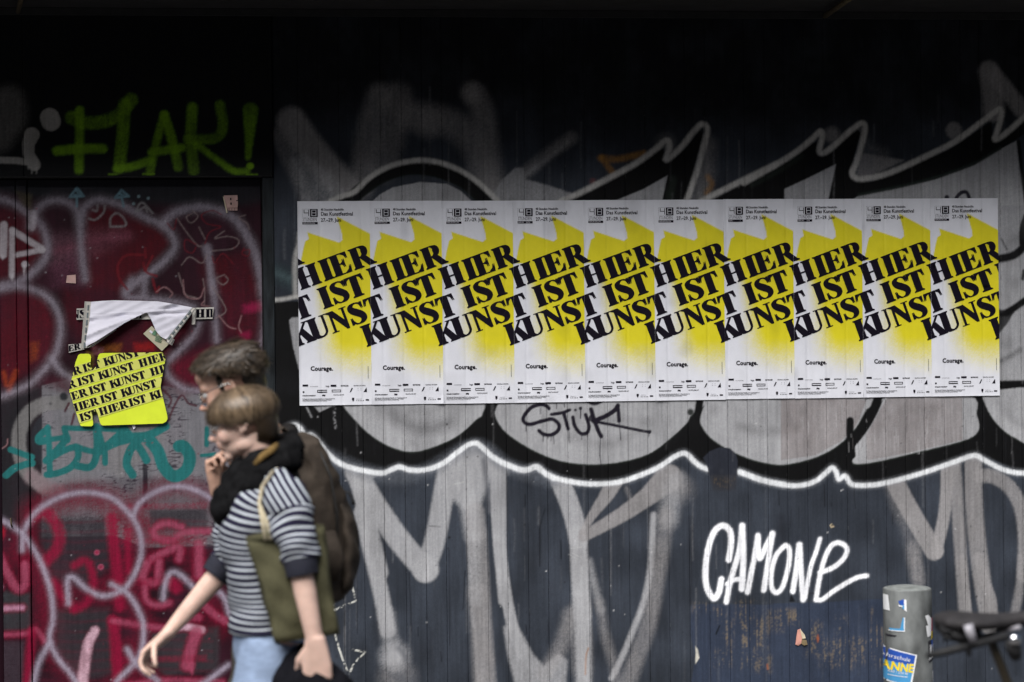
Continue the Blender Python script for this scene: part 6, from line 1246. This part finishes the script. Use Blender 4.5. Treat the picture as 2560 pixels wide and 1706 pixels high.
sp_.tube([b_(2352, 1566, -.06), b_(2362, 1592, -.05), b_(2400, 1602, -.03), b_(2440, 1596, -.025), b_(2530, 1568, -.015)], .0045, 8); sp_.tube([b_(2352, 1566, .06), b_(2362, 1592, .05), b_(2400, 1602, .03), b_(2440, 1596, .025), b_(2530, 1568, .015)], .0045, 8)
sp_.build('springs', M_rub, bi)
skirt = MB(); skirt.tube([b_(2350, 1568), b_(2372, 1582), b_(2400, 1588), b_(2440, 1578)], [(.05, .010), (.065, .020), (.06, .022), (.045, .012)], 16, (0, 1, 0)); skirt.build('underside', M_rub, bi)
MB().tube([b_(2420, 1562, -.085), b_(2425, 1580, -.088), b_(2434, 1604, -.086)], [(.013, .006), (.0125, .007), (.010, .006)], 14, (1, 0, 0)).build('reflector', M_grey, bi)
MB().tube([b_(2476, 1588), b_(2484, 1618), b_(2504, 1668), b_(2522, 1715), b_(2560, 1830)], [.0125, .0125, .0128, .0128, .0135], 14).build('seat_post', M_fr, bi)
MB().tube([b_(2318, 1640, -.05), b_(2370, 1628, -.05), b_(2440, 1610, -.05), b_(2510, 1592, -.04), b_(2535, 1590, -.03)], [.008, .0115, .0115, .0105, .009], 12).build('lock_bar', M_rub, bi)
MB().tube([b_(2420, 1615, -.05), b_(2423, 1640, -.05)], [.009, .006], 10).build('lock_stub', M_rub, bi)
lh = MB(); lh.tube([b_(2526, 1602, -.07), b_(2534, 1622, -.07), b_(2540, 1645, -.06)], [.016, .021, .014], 16); lo = lh.build('lock_head', M_rub, bi)
sub(MB().ell(b_(2536, 1599, -.09), (.0165, .014, .0155)).build('chrome_cap', M_chr, bi), lo)
MB().tube([b_(2500, 1578, .0), b_(2530, 1572, -.02), b_(2552, 1568, -.03)], .006, 10).build('rail_clamp', M_grey, bi)
# the rest of the machine
cxr, zr = b_(2390, 1600).x-.05, .34; bbx = b_(2560, 1600).x+.16
st_top = b_(2560, 1830); bb = Vector((bbx, YK, .28)); rax = Vector((bbx-.44, YK, zr)); fax = Vector((bbx+.60, YK, zr)); hd0, hd1 = Vector((bbx+.47, YK, .86)), Vector((bbx+.51, YK, .70))
frm = MB()
for a_, c_ in ((st_top, bb), (st_top.lerp(bb, .1), hd0), (bb, hd1), (hd0, hd1)): frm.tube([a_, c_], .017, 12)
for dy in (-.045, .045): frm.tube([bb, rax+Vector((0, dy, 0))], .009, 8); frm.tube([st_top.lerp(bb, .12), rax+Vector((0, dy, 0))], .008, 8); frm.tube([hd1, fax+Vector((0, dy, 0))], .011, 8)
frm.build('frame', M_fr, bi)
for c_ in (rax, fax):
    wl = [c_+Vector((.325*math.cos(a), 0, .325*math.sin(a))) for a in [2*math.pi*k/40 for k in range(41)]]
    wh = MB().tube(wl, .017, 10, (0, 1, 0), False).build('wheel', M_rub, bi)
    wl = [c_+Vector((.300*math.cos(a), 0, .300*math.sin(a))) for a in [2*math.pi*k/40 for k in range(41)]]
    rm = MB().tube(wl, [(.012, .008)]*41, 8, (0, 1, 0), False)
    for k in range(24): a = 2*math.pi*k/24; rm.tube([c_+Vector((0, .02*(-1)**k, 0)), c_+Vector((.298*math.cos(a), 0, .298*math.sin(a)))], .0011, 4)
    sub(rm.build('rim', M_grey, bi), wh)
MB().tube([hd0, hd0+Vector((-.03, 0, .15)), hd0+Vector((.02, 0, .17))], .013, 10).build('stem', M_grey, bi)
hb = hd0+Vector((.02, 0, .17)); MB().tube([hb+Vector((-.16, -.29, -.01)), hb+Vector((-.05, -.24, .01)), hb, hb+Vector((-.05, .24, .01)), hb+Vector((-.16, .29, -.01))], .011, 10).build('handlebar', M_grey, bi)
MB().tube([bb+Vector((0, -.06, 0)), bb+Vector((0, .06, 0))], .02, 12).tube([bb+Vector((0, -.06, 0)), bb+Vector((.10, -.065, -.13))], .009, 8).tube([bb+Vector((0, .06, 0)), bb+Vector((-.10, .065, .13))], .009, 8).build('crank', M_grey, bi)
for s_ in (-1, 1): p = bb+Vector((-s_*.10, s_*.10, s_*.13)); MB().box((p.x-.045, p.y-.035, p.z-.01), (p.x+.045, p.y+.035, p.z+.01)).build('pedal', M_rub, bi, False)
